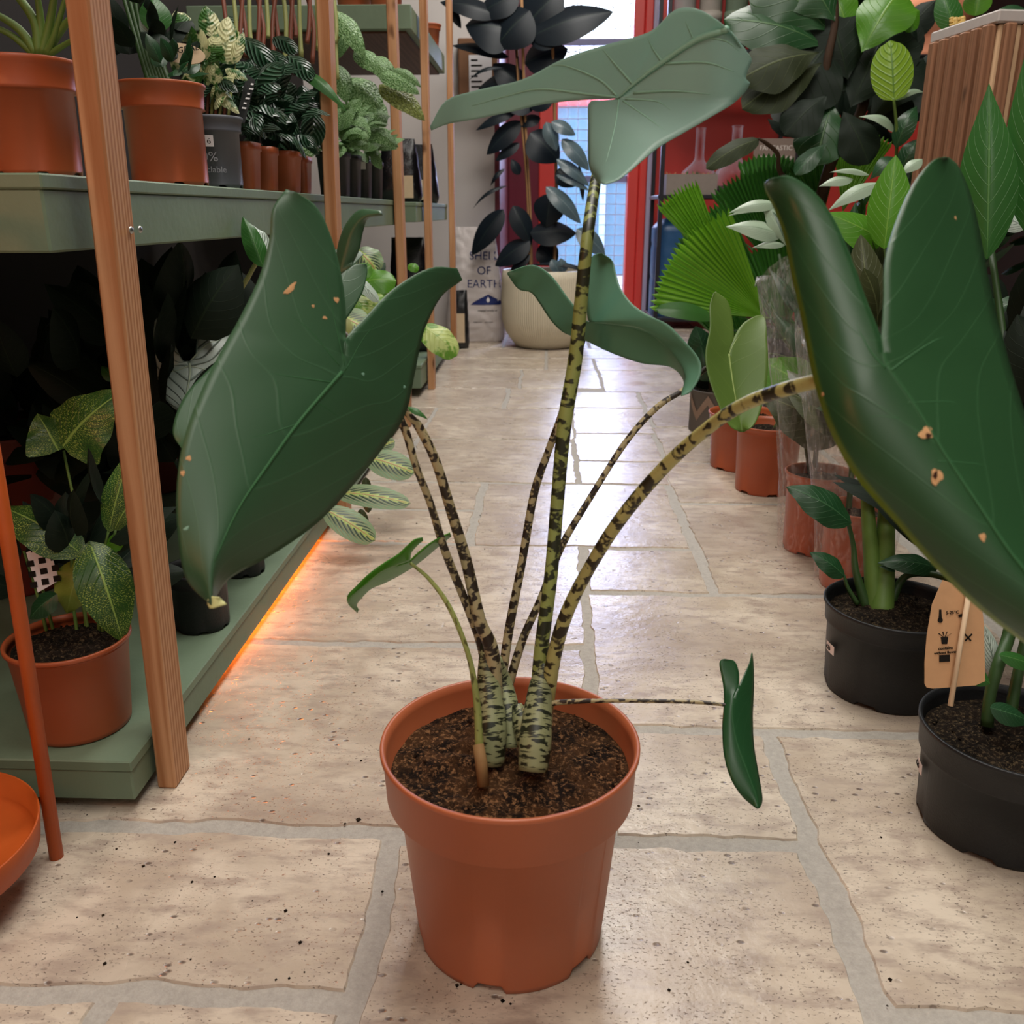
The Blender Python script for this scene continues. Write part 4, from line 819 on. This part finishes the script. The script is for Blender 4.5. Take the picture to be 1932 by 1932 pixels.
# charcoal sack
M_SACK=plain('white_sack','#c9c0bd',.55,.4,.05,12,.5); M_NAVY=plain('navy_print','#1f2c66',.6,.3,.05)
sk=thing('sack',(-.335,4.43,0),'white printed sack standing by the wall beside the ribbed planter','sack')
bb,so=bag(sk,(-.345,4.43,0),.29,.53,.11,M_SACK,.62,'sack_body',4,96,60,.006)
bv=BVHTree.FromPolygons([tuple(v) for v in bb.v],bb.f)
def onsack(u,v,w):
    h=bv.ray_cast(Vector((-.335+u,4.0,v)),Vector((0,1,0))); y=h[0].y if h[0] else 4.40
    return Vector((-.335+u,y-.0012-w,v))
text(sk,'lettering','SHELL',.052,lambda u,v,w:onsack(u+.035,v+.385,w),M_NAVY); text(sk,'lettering','OF',.052,lambda u,v,w:onsack(u+.035,v+.318,w),M_NAVY); text(sk,'lettering','EARTH',.052,lambda u,v,w:onsack(u+.035,v+.258,w),M_NAVY,label='navy lettering')
text(sk,'lettering','created wholly of',.013,lambda u,v,w:onsack(u+.05,v+.148,w),M_INK); text(sk,'lettering','made here      pure earth',.009,lambda u,v,w:onsack(u+.03,v+.095,w),M_INK)
P=[[onsack(-.03+.0105*i, .178+.048*j/6*(1-abs(i-8)/8)**.8,0) for i in range(17)] for j in range(7)]; B().grid(P).make('mountain_print',M_NAVY,sk)
P=[[onsack(.054+.009*(i/4-.5)*2*(1-abs(j/6-.4)/.6)*(1), .190+.026*j/6,.0008) for i in range(5)] for j in range(7)]; B().grid(P).make('drop_print',M_PAPER,sk)
t=thing('paper_parcel',(-.335,4.56,1.1),'brown paper packet with a white label fixed on the white wall','packet')
o=B().box((-.42,4.53,1.08),(-.24,4.599,1.34),.006).make('packet_body',plain('brown_paper','#7d5a42',.7,.2,.15,14),t,False)
B().box((-.37,4.527,1.10),(-.265,4.5299,1.27)).make('label_panel',M_PAPER,t,False)
for k in range(6): B().box((-.36,4.5262,1.245-.022*k),(-.36+.03+.04*((k*7)%3)/2,4.5268,1.252-.022*k)).make('print_line',M_INK,t,False)
# ================================================================= BACK RIGHT: black rack with bin, trough, bottles, sign
M_RACK=plain('black_metal','#1b1a22',.4,.5,.1); br=thing('metal_rack',(.8,5.1,0),'black metal rack against the red wall right of the door','shelving')
for x in (.575,1.25):
    for y0 in (4.95,5.35): B().box((x-.011,y0-.011,0),(x+.011,y0+.011,1.75),.002).make('upright',M_RACK,br,False)
for z in (.06,.68,1.35): B().box((.56,4.94,z-.02),(1.27,5.37,z),.003).make('rack_shelf',M_RACK,br,False)
c=(.69,5.16,.0602); t=thing('storage_bin',c,'ribbed dark blue bin with a rounded top on the rack','bin')
b=B(); P=[]
for j in range(25):
    v=j/24; z=.52*v; k=min(1,((1-v)/.12))**.4 if v>.88 else 1; r=[]
    for i in range(97):
        th=2*PI*i/96; q=(abs(math.cos(th))**4+abs(math.sin(th))**4)**(-.25); rr=.125*q*(k if k>0.05 else .05)*(1+.012*math.cos(48*th))-(.004 if j in (9,17) else 0); r.append(Vector((c[0]+rr*math.cos(th),c[1]+rr*math.sin(th),c[2]+z)))
    P.append(r)
b.grid(P); b.make('bin_body',plain('blue_plastic','#1f4f7a',.4,.5,.1),t)
t=thing('trough_planter',(.74,5.02,.6805),'grey trough of small succulents on the rack','planter')
b=B(); b.box((.60,4.96,.6805),(.86,4.975,.78)); b.box((.60,5.08,.6805),(.86,5.095,.78)); b.box((.60,4.975,.6805),(.615,5.08,.78)); b.box((.845,4.975,.6805),(.86,5.08,.78)); b.box((.615,4.975,.6805),(.845,5.08,.75)); b.make('trough',plain('concrete','#8a8078',.8,.2,.1),t,False)
r_=random.Random(4)
for k in range(9):
    b=B(); x=.625+.026*k; 
    for m in range(14):
        d=Vector((r_.uniform(-1,1),r_.uniform(-1,1),r_.uniform(.4,1.2))).normalized(); leafgrid(b,(x,5.03,.748),Vector((x,5.03,.748))+d*r_.uniform(.03,.06),.010,k='la',nu=4,nv=2)
    b.make('succulent',(L_MID,plain('tan_succulent','#b98a55'),L_QLT)[k%3] if k>2 else plain('tan_succulent','#b98a55'),t)
gm=N('clear_glass'); gm.p.inputs['Base Color'].default_value=(1,1,1,1); gm.p.inputs['Roughness'].default_value=.02; tb=gm.new('ShaderNodeBsdfTransparent'); mm=gm.new('ShaderNodeMixShader'); lw=gm.new('ShaderNodeLayerWeight'); lw.inputs[0].default_value=.35
gm.lk(gm.math('SUBTRACT',1,gm.math('MULTIPLY',lw.outputs['Facing'],.75)),mm.inputs[0]); gm.lk(gm.p.outputs[0],mm.inputs[1]); gm.lk(tb.outputs[0],mm.inputs[2]); gm.lk(mm.outputs[0],gm.out.inputs[0]); M_CLR=gm.m; gm.p.inputs['Base Color'].default_value=(.8,.8,.95,1)
for i,(x,y0,s) in enumerate(((.80,5.22,1.1),(.97,5.1,1.2))):
    t=thing('glass_demijohn',(x,y0,.6805),['clear long-necked glass bottle behind the succulent trough','larger clear glass bottle beside the fantastic terrarium sign'][i],'bottle','glass terrarium bottles')
    B().lathe([(.001,.002),(.07*s,.002),(.085*s,.02),(.09*s,.07),(.08*s,.12),(.03*s,.17),(.022*s,.19),(.022*s,.33),(.027*s,.335),(.022*s,.338)],(x,y0,.6805),48).make('glass_body',M_CLR,t)
    B().lathe([(.001,.003),(.068*s,.003),(.082*s,.02),(.084*s,.045),(.001,.05)],(x,y0,.6805),32).make('pebbles',M_SOIL,t)
t=thing('sign_card',(1.16,5.0,.6805),'grey brown card sign with white capital letters on the rack','sign')
B().box((1.04,5.0,.6805),(1.26,5.012,.95),.002).make('board',plain('sign_grey','#85746a',.7,.3,.1,8),t,False)
M_SGN=plain('sign_letters','#e4dcd4',.6)
for k,s_ in enumerate(('FANTASTIC','TERRARIUM','SPACES')): text(t,'lettering',s_,.032,lambda u,v,w:Vector((1.15+u,4.9992-w,.895-.05*k+v)),M_SGN)
# ================================================================= RIGHT: pots on the floor
def fpot(cx,fy,wr,wb,rf,label,mat,rim=.02,grp=None,soil=M_SOILD,step=.004,notch=6,name='potted_plant',**k):
    c,R,r,Hh=potpx(cx,fy,0,wr,wb,rf); t=thing(name,tuple(c),label,'potted plant',grp); pot(t,c,R,r,Hh,rim,mat,notch,.3,step,.006,96,soil,**k); print(label[:40],c,R,r,Hh); return t,c,R,r,Hh,proj(c)[2]
t,c,R,r,Hh,d=fpot(1662,1346,262,222,1188,'wide black pot of broad green leaves, further of the two black pots at right',M_BLACK,.028)
R1=(t,c,R,r,Hh,d)
def psticker(t,c,R,r,Hh,px,py,txt,w=.022,h=.013):
    rr=R-.006; 
    for _ in range(3):
        pass
    # place where the photo shows it on the pot wall
    best=None
    for a in range(170,290):
        th=math.radians(a)
        for z in range(5,72,3):
            zz=z/100*Hh; q=r+(R-.004-r)*zz/Hh; p=proj((c.x+q*math.cos(th),c.y+q*math.sin(th),zz)); e=(p[0]-px)**2+(p[1]-py)**2
            if best is None or e<best[0]: best=(e,th,zz)
    _,th,z=best; q=r+(R-.004-r)*z/Hh+.0022; sl=(R-.004-r)/Hh; dth=w/2/q
    cc=(c.x,c.y,c.z); st=patch(t,'price_sticker',cc,q-sl*z,th-dth,th+dth,z-h/2,z+h/2,M_PAPER,.0006,sl)
    text(st,'lettering',txt,.008,lambda u,v,w2:Vector((c.x+(q+sl*v+.0012+w2)*math.cos(th+(u-.003)/q),c.y+(q+sl*v+.0012+w2)*math.sin(th+(u-.003)/q),z-.003+v)),M_INK)
psticker(t,c,R,r,Hh,1570,1222,'£25')
base=proj((c.x,c.y,Hh))
def S(t,m,pts,r): return stem(t,m,pts,r)
S(t,S_G,[(1652,1165,d),(1645,1060,d),(1636,930,d),(1640,800,d+.05)],[20,16,12,8]); S(t,S_G,[(1662,1165,d-.01),(1668,1080,d),(1672,980,d),(1680,860,d+.03)],[24,20,17,12]); S(t,S_D,[(1636,1150,d),(1615,1080,d),(1610,1030,d),(1600,985,d-.01)],[12,7,5,4]); S(t,S_D,[(1618,1140,d),(1600,1110,d),(1592,1085,d)],[5,4,3]); S(t,S_D,[(1675,1150,d),(1705,1090,d),(1750,1082,d-.02),(1800,1095,d-.05)],[10,7,7,6])
for q,m in (((1606,988,1484,918,72),L_DARK),((1594,1088,1528,1042,42),L_DARK),((1690,1078,1658,1068,10),L_DARK),((1770,1072,1656,1062,46),L_DARK),((1720,1020,1712,960,30),L_MID),((1640,860,1625,700,60),L_OLV)): pl(t,m,*q,d-.02,k='ov',wave=.03,arch=.12)
cluster(t,L_BLK,(c.x+.08,c.y+.06,Hh+.16),(.07,.06,.10),40,.12,.05,70)
for q,m,dd in (((1640,610,1624,442,72),L_OLV,1.35),((1668,470,1690,292,78),L_BRIGHT,1.35),((1690,470,1560,402,76),L_BRIGHT,1.4),((1660,640,1700,440,70),L_BLK,1.45)): pl(t,m,*q,dd,k='ov',arch=.06)
S(t,S_G,[(1660,860,1.3),(1655,700,1.35),(1640,610,1.35)],[6,5,4]); S(t,S_G,[(1670,860,1.3),(1690,650,1.38),(1670,470,1.36)],[6,5,3])
# nearest black pot
t,c,R,r,Hh,d=fpot(1868,1632,344,292,1455,'large black pot nearest the camera at the right edge, holding a kraft care tag',M_BLACK,.034)
R2=t; psticker(t,c,R,r,Hh,1740,1443,'£25')
S(t,S_D,[(1862,1370,d-.02),(1868,1310,d-.02),(1885,1250,d-.02),(1905,1190,d),(1925,1050,d),(1900,700,1.05),(1870,470,1.1)],[12,11,12,12,10,8,6]); S(t,S_D,[(1900,1380,d),(1925,1250,d),(1960,1100,d)],[12,10,8])
for q,m,dd in (((1868,1290,1788,1232,48),L_MID,d-.06),((1868,1335,1945,1362,46),L_DARK,d-.05),((1885,1235,1965,1262,34),L_MID,d-.04),((1880,1280,1858,1180,34),L_SILV,d),((1862,490,1866,156,104),L_MID,1.05),((1965,470,1942,70,110),L_MID,1.05),((1940,640,1848,560,64),L_DARK,1.2),((1945,560,1870,590,46),L_DARK,1.2),((1850,520,1900,590,60),L_BLK,1.25),((1935,430,1870,400,40),L_SILV,1.3),((1930,320,1900,300,40),L_DARK,1.3),((1932,690,1870,620,60),L_DARK,1.25)): pl(t,m,*q,dd,k='ov' if m!=L_MID or q[4]<60 else 'la',arch=.06,fold=.3)
S(t,S_D,[(1925,1050,d),(1960,800,1.1),(1965,470,1.07)],[10,8,6])
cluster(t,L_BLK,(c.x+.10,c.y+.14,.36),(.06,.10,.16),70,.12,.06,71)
tg=thing('plant_tag',tuple(D(1795,1330,d-.07)),'brown kraft care tag on a wooden stick in the nearest black pot','tag')
dk=d-.075; out=[(1744,1290),(1748,1297),(1760,1299),(1840,1293),(1858,1285),(1856,1180),(1850,1120),(1820,1108),(1778,1094),(1758,1140),(1748,1200),(1744,1250)]
card(tg,'card',[D(x,y,dk) for x,y in out],M_KRAFT,.0006)
B().tube([D(1793,1332,dk-.006),D(1812,1215,dk-.006),D(1835,1080,dk-.006)],.0024,10).make('stick',plain('wooden_stick','#d9c0a0',.6,.2,.08,50),tg)
def pxy(x0,y0):
    eu=(D(x0+50,y0-4,dk)-D(x0,y0,dk)).normalized(); ev=(D(x0,y0-50,dk)-D(x0,y0,dk)).normalized(); en=eu.cross(ev); o=D(x0,y0,dk)
    return lambda u,v,w:o+eu*u+ev*v+en*(w+.0012)
f=pxy(1796,1158); text(tg,'lettering','5-25°C',.0042,f,M_INK); f=pxy(1783,1225); text(tg,'lettering','contains',.0042,f,M_INK); f=pxy(1783,1233); text(tg,'lettering','without flower',.0036,f,M_INK)
def pic(pts,name='icon'): card(tg,name,[D(x,y,dk-.0012) for x,y in pts][::-1],M_INK,.0002)
pic([(1774+5*math.cos(a*.63),1170+5*math.sin(a*.63)) for a in range(10)]); pic([(1772,1150),(1776,1150),(1777,1168),(1771,1168)]); pic([(1775,1202),(1789,1202),(1787,1215),(1777,1215)]); pic([(1772,1236),(1792,1235),(1792,1248),(1772,1249)])
for k in range(4): pic([(1782+(k-1.5)*1.5,1202),(1783+(k-1.5)*1.5,1202),(1784+(k-1.5)*8,1190+abs(k-1.5)*3),(1782+(k-1.5)*8,1191+abs(k-1.5)*3)])
pic([(1821,1195),(1833,1208),(1831,1210),(1819,1197)]); pic([(1833,1195),(1835,1197),(1822,1210),(1820,1208)]); pic([(1808,1160),(1815,1158),(1815,1164),(1809,1165)])
# terracotta and zigzag pots
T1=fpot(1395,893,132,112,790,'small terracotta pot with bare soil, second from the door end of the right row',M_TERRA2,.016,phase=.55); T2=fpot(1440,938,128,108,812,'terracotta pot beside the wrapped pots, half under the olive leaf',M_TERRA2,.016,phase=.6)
GZ=fpot(1352,823,112,108,742,'grey and brown patterned round pot, furthest of the right-hand row',plain('grey_fibre','#5f5a55',.7,.3,.2,9),.004,notch=0,step=.0005)
t,c,R,r,Hh,d=GZ
P=[]
for k in range(2):
    row=[]
    for i in range(61):
        th=math.radians(-170+3*i); z=Hh*(.30 if (i//8)%2==0 else .30)+Hh*.4*abs((i%16)/8-1)+k*Hh*.22; q=r+(R-r)*z/Hh+.0012; row.append(Vector((c.x+q*math.cos(th),c.y+q*math.sin(th),z)))
    P.append(row)
B().grid(P).make('zigzag_band',plain('zigzag_brown','#8a7464',.7),t)
pl(t,L_DARK,1335,690,1312,615,58,d,k='ov'); pl(t,L_DARK,1340,720,1322,650,60,d-.05,k='ov'); pl(t,L_BLK,1340,735,1330,690,50,d,k='ov'); S(t,S_B,[(1345,750,d),(1338,720,d)],[5,4])
t,c,R,r,Hh,d=T1; S(t,S_D,[(1385,790,d),(1380,700,d),(1375,600,d)],[4,3,3])
g=pl(t,L_FAND,1345,600,1236,583,38,d,k='el',arch=.1,fold=.1)
t,c,R,r,Hh,d=T2; S(t,S_G,[(1450,830,d),(1500,760,d-.1),(1600,790,d-.25)],[4,4,4])
pl(t,L_BRIGHT,1600,800,1436,680,150,1.65,k='ov',arch=.1); pl(t,L_OLV,1590,830,1438,745,110,1.62,k='ov',wave=.03)
# cellophane wrapped pots
mc=N('cellophane'); mc.set((.95,.93,.95,1),.12,.5); tb=mc.new('ShaderNodeBsdfTransparent'); ms=mc.new('ShaderNodeMixShader'); lw=mc.new('ShaderNodeLayerWeight'); lw.inputs[0].default_value=.4
wr_=mc.ss(mc.noise(mc.mp(mc.geo(),(9,9,3)),7,3,.6,1.5),.46,.62)
mc.lk(mc.math('SUBTRACT',.97,mc.math('ADD',mc.math('MULTIPLY',lw.outputs['Facing'],.25),mc.math('MULTIPLY',wr_,.13))),ms.inputs[0]); mc.lk(mc.p.outputs[0],ms.inputs[1]); mc.lk(tb.outputs[0],ms.inputs[2]); mc.lk(ms.outputs[0],mc.out.inputs[0])
mc.bump(mc.noise(mc.mp(mc.geo(),(6,6,2)),9,3,.5,2),1,.02); M_CEL=mc.m
def sleeve(t,c,R,r,Hh,top,Rt,seed):
    P=[]
    for j in range(41):
        v=j/40; z=.001+top*v; base=(r+.006+(R-r+.004)*min(1,z/Hh)) if z<Hh else R+.012+(Rt-R)*(z-Hh)/(top-Hh); row=[]
        for i in range(73):
            th=2*PI*i/72; q=base+(.004+.012*min(1,z/.5))*noise.noise(Vector((math.cos(th)*3,math.sin(th)*3,z*3+seed)))+(.003+.01*v)*abs(noise.noise(Vector((math.cos(th)*9,math.sin(th)*9,z*2+seed))))
            row.append(Vector((c.x+q*math.cos(th),c.y+q*math.sin(th),c.z+z+(.03*math.cos(3*th+seed) if j==40 else 0))))
        P.append(row)
    return B().grid(P).make('cellophane_sleeve',M_CEL,t)
C1=fpot(1530,1052,128,108,905,'terracotta pot in a crinkled clear cellophane sleeve, further of the wrapped pair',M_TERRA2,.018,'cellophane wrapped pots'); C2=fpot(1600,1122,132,112,975,'terracotta pot in clear cellophane just behind the black pot',M_TERRA2,.018,'cellophane wrapped pots')
for T,sd,top,rt in ((C1,1,.50,.12),(C2,5,.42,.11)): sleeve(T[0],T[1],T[2],T[3],T[4],top,rt,sd)
t,c,R,r,Hh,d=C1
S(t,S_D,[(1530,900,d),(1500,700,d),(1470,480,d)],[5,4,3]); S(t,S_D,[(1535,900,d),(1560,650,d),(1590,430,d)],[5,4,3])
for q in ((1470,385,1374,402,28),(1455,395,1372,408,12),(1478,445,1368,428,44),(1482,462,1418,468,18),(1440,385,1492,440,30),(1445,392,1490,470,30),(1660,345,1562,398,34),(1610,338,1545,352,24),(1640,330,1565,325,14),(1580,440,1650,405,26),(1600,425,1560,450,20),(1650,430,1600,400,20),(1740,300,1700,330,26)): pl(t,L_PALE,*q,d-.05,k='la',arch=.12,fold=.3)
cluster(t,L_DARK,(c.x+.02,c.y,.40),(.07,.07,.12),40,.10,.04,75,k='la')
t,c,R,r,Hh,d=C2; cluster(t,L_OLV,(c.x+.02,c.y+.02,.34),(.06,.06,.12),36,.12,.06,76); S(t,S_D,[(1600,980,d),(1610,850,d),(1620,720,d)],[6,5,4])
# fan palm
c=(.72,2.62,0); t=thing('potted_fan_palm',c,'bright pleated fan palm behind the right-hand row of small pots','potted plant'); pot(t,c,.11,.085,.2,.03,M_BLACK,soil=M_SOILD)
for (ox,oy,cx,cy,sp,d,m,rb) in ((1445,600,1300,480,68,2.35,L_FAN,22),(1385,545,1290,380,24,2.4,L_FAN,12),(1470,520,1418,345,44,2.5,L_FAND,18),(1450,560,1330,430,40,2.45,L_FAND,14),(1440,420,1462,305,66,2.7,L_FAND,16),(1590,400,1625,265,44,2.3,L_FAN,14),(1550,420,1535,310,44,2.45,L_FAND,14),(1880,340,1775,290,40,2.0,L_FAND,14),(1480,640,1460,480,50,2.4,L_FAND,16),(1420,700,1350,560,40,2.55,L_FAND,14),(1500,470,1500,360,60,2.6,L_FAND,14)):
    O=D(ox,oy,d);C_=D(cx,cy,d-.02); fan(t,O,C_,(C_-O).length*1.12,math.radians(sp),m,ribs=rb); b_=Vector((c[0],c[1],.19)); B().tube(spline([b_,b_.lerp(O,.6)+Vector((0,.05,.03)),O],12),.003,6).make('stem',S_G,t)
cluster(t,L_FAND,(.74,2.6,.4),(.12,.12,.14),40,.16,.035,80,k='la')
# fiddle leaf fig
c=(.80,2.95,0); t=thing('potted_fiddle_leaf_fig',c,'fiddle leaf fig with huge dark leaves rising above the palm at upper right','potted plant'); pot(t,c,.13,.10,.24,.03,M_BLACK,soil=M_SOILD)
d=2.2
B().tube(spline([Vector((c[0],c[1],.22)),D(1530,470,2.5),D(1552,360,2.35),D(1580,280,2.25),D(1625,210,2.2),D(1640,100,2.2),D(1650,-60,2.2)],40),[.016,.015,.014,.013,.012,.01],10).make('trunk',S_B,t)
B().tube(spline([D(1580,280,2.25),D(1548,230,2.2),D(1560,120,2.15),D(1575,40,2.15),D(1570,-60,2.15)],24),[.012,.01,.008],8).make('branch',S_B,t)
B().tube(spline([D(1540,390,2.4),D(1475,330,2.2),D(1468,292,2.15),D(1448,272,2.12),D(1432,262,2.1)],16),[.006,.006,.005,.005,.003],8).make('branch',S_B,t)
for q,m,k in (((1560,88,1366,36,100),L_FIG,'ob'),((1565,60,1420,-50,130),L_FIG,'ob'),((1575,40,1500,-60,110),L_FIG,'ob'),((1545,100,1395,150,110),L_FIGU,'ob'),((1550,120,1400,205,100),L_FIGU,'ob'),((1575,70,1480,210,150),L_BLK,'ob'),((1570,195,1538,312,104),L_FIG,'ob'),((1560,180,1480,255,80),L_BLK,'ob'),((1605,205,1690,35,150),L_BLK,'ob'),((1600,150,1560,20,140),L_BLK,'ob'),((1640,230,1742,110,90),L_BLK,'ob'),((1590,210,1640,310,80),L_BLK,'ob'),((1625,100,1700,-20,110),L_BRIGHT,'ob'),((1660,40,1735,20,80),L_BRIGHT,'ob'),((1600,60,1575,-10,70),L_BRIGHT,'ob'),((1432,262,1332,318,44),L_FIGU,'el'),((1600,170,1520,120,120),L_BLK,'ob'),((1650,170,1720,230,70),L_BLK,'ob'),((1640,60,1560,60,90),L_MID,'ob'),((1560,270,1500,330,40),L_DARK,'ob')):
    pl(t,m,*q,2.1+.01*(q[1]%9),k=k,arch=.1,fold=.2,wave=.03)
cluster(t,L_BLK,D(1600,150,2.45),(.13,.08,.16),60,.15,.10,81,k='ob')
# young striped leaf plant
c=(.97,2.44,0); t=thing('potted_plant',c,'upright young lime leaf with dark stripes standing before the red wall','potted plant'); pot(t,c,.08,.06,.15,.02,M_BLACK,soil=M_SOILD)
B().tube(spline([Vector((c[0],c[1],.14)),D(1690,420,2.2),D(1692,260,2.1),D(1686,185,2.05)],20),[.006,.005,.004,.003],8).make('stem',S_G,t)
pl(t,L_LIME,1687,190,1680,76,76,2.05,k='el',arch=.05,fold=.25)
for q,m in (((1690,250,1620,220,20),L_PALE),((1690,190,1745,175,14),L_PALE),((1700,300,1640,340,40),L_DARK),((1700,320,1740,260,40),L_DARK),((1720,330,1760,300,40),L_MID),((1690,280,1730,200,40),L_DARK)): pl(t,m,*q,2.1,k='la',arch=.25)
cluster(t,L_DARK,(c[0]-.02,c[1]-.2,.56),(.10,.10,.10),60,.10,.04,82)
# slatted wood planter on a black stand
PX,PY=.806,2.01; ang=math.atan2(.22,-.032)-PI/2
ps=thing('plant_table',(PX+.11,PY,0),'black side table carrying the slatted wooden planter','table')
b=B(); b.box((PX-.02,1.88,.57),(PX+.42,2.24,.60),.004); b.make('table_top',M_RACK,ps,False)
for x in (PX,PX+.40):
    for y0 in (1.9,2.22): B().box((x-.01,y0-.01,0),(x+.01,y0+.01,.57),.002).make('leg',M_RACK,ps,False)
pt=thing('slatted_planter',(PX+.1,PY,.6005),'planter faced with brown wooden slats under a pale rim at the upper right','planter')
M_SL=wood('slat_wood','#9a7054','#74503b',2,.6); M_SL2=plain('lit_slat_side','#cfae8a',.6,.3,.08,30); M_RIM=plain('pale_rim','#b3aca8',.7,.3,.08,60)  # pale tan box between the slats stands in for their lit sides
def rot(p):
    x,y,z=p; q=Matrix.Rotation(ang,3,'Z')@Vector((x,y,0)); return Vector((.822+q.x,1.9+q.y,z))
b=B().box((.004,.0,.602),(.20,.222,.925),.003); b.v=[rot(v) for v in b.v]; b.make('planter_box',M_SL2,pt,False); b=B().box((-.004,-.006,.926),(.204,.226,.948),.003); b.v=[rot(v) for v in b.v]; b.make('rim',M_RIM,pt,False)
for k in range(6):
    b=B().box((-.016,.004+.0365*k,.6015),(.004,.004+.0365*k+.0215,.925),.003); b.v=[rot(v) for v in b.v]; b.make('slat',M_SL2 if False else M_SL,pt,False)
for k in range(5):
    b=B().box((.01+.0365*k,-.016,.6015),(.01+.0365*k+.0215,0,.925),.003); b.v=[rot(v) for v in b.v]; b.make('slat',M_SL,pt,False)
cluster(pt,L_DARK,D(1880,-30,2.05),(.09,.07,.03),30,.10,.04,83,k='ov')
pl(pt,L_MID,1800,60,1775,-20,50,1.98,k='ov'); pl(pt,L_DARK,1950,30,1872,28,50,1.8,k='ov'); pl(pt,L_BRIGHT,1840,30,1850,-30,50,2.0)
b=B()
for k in range(16):
    x,y=1795+ (k*7)%28,36+(k*5)%14; p=D(x,y,1.97); b.tube([p-Vector((.004,0,0)),p+Vector((.004,0,.002))],[.003,.006][k%2],6)
b.make('pebbles',plain('yellow_pebbles','#c9a860',.6),pt)
# terracotta urn on a high shelf, pale pipes
hs=thing('wall_shelf',(1.15,3.0,1.0),'dark wire shelf on the right holding a terracotta bowl','shelving')
B().box((.95,2.85,1.0),(2.19,3.25,1.015),.003).make('shelf_board',M_RACK,hs,False); B().box((2.15,2.95,.86),(2.19,2.98,1.0),.003).make('bracket',M_RACK,hs,False)
c=(1.12,3.0,1.0155); t=thing('terracotta_bowl',c,'pale terracotta bowl with a pinched waist at the top right','bowl'); B().lathe([(.001,.002),(.07,.002),(.075,.02),(.055,.055),(.06,.07),(.10,.11),(.105,.16),(.10,.162),(.095,.12),(.05,.08)],c,48).make('bowl_body',plain('pale_terracotta','#d9906e',.7,.3,.06,8),t)
pp=thing('wall_pipes',(.95,5.55,0),'pale cream and sage pipes running up the back wall above the rack','pipe')
for i,(x,m) in enumerate(((.72,'#c9c6c0'),(.86,'#cfc8bc'),(1.0,'#8fa58c'),(1.14,'#8fa58c'))):
    B().tube([(x,5.54,1.36),(x,5.54,2.9)],.06,20).make('pipe',plain('pipe_'+m,m,.5),pp)
    for z in (1.6,2.2): B().lathe([(.06,-.02),(.064,-.02),(.064,.02),(.06,.02)],(x,5.54,z),20).make('collar',plain('pipe_'+m,m,.5),pp)
# crumbs of soil on the floor
b=B(); rr=random.Random(12)
for (x,y) in [(676,1548),(620,1612),(476,1700),(574,1835),(292,1600),(330,1590),(362,1665),(585,1625),(270,1635),(405,1655),(1160,1583),(963,1895),(948,1890),(1330,1238),(470,1395),(786,988),(1464,1033)]+[(rr.uniform(100,1700),rr.uniform(950,1900)) for _ in range(60)]:
    p=G(x,y); s=rr.uniform(.0006,.0022) if (x,y)!=(676,1548) else .0032
    b.add([p+Vector(v)*s for v in ((1,.2,.3),(-.9,.4,.3),(.1,1.1,.4),(0,-1,.3),(.1,.1,1),(0,.1,-.1))],[(0,2,4),(2,1,4),(1,3,4),(3,0,4),(2,0,5),(1,2,5),(3,1,5),(0,3,5)])
o=b.make('soil_crumbs',M_SOILD); tag(o,'dark crumbs of potting soil scattered on the stone floor','soil',kind='stuff')
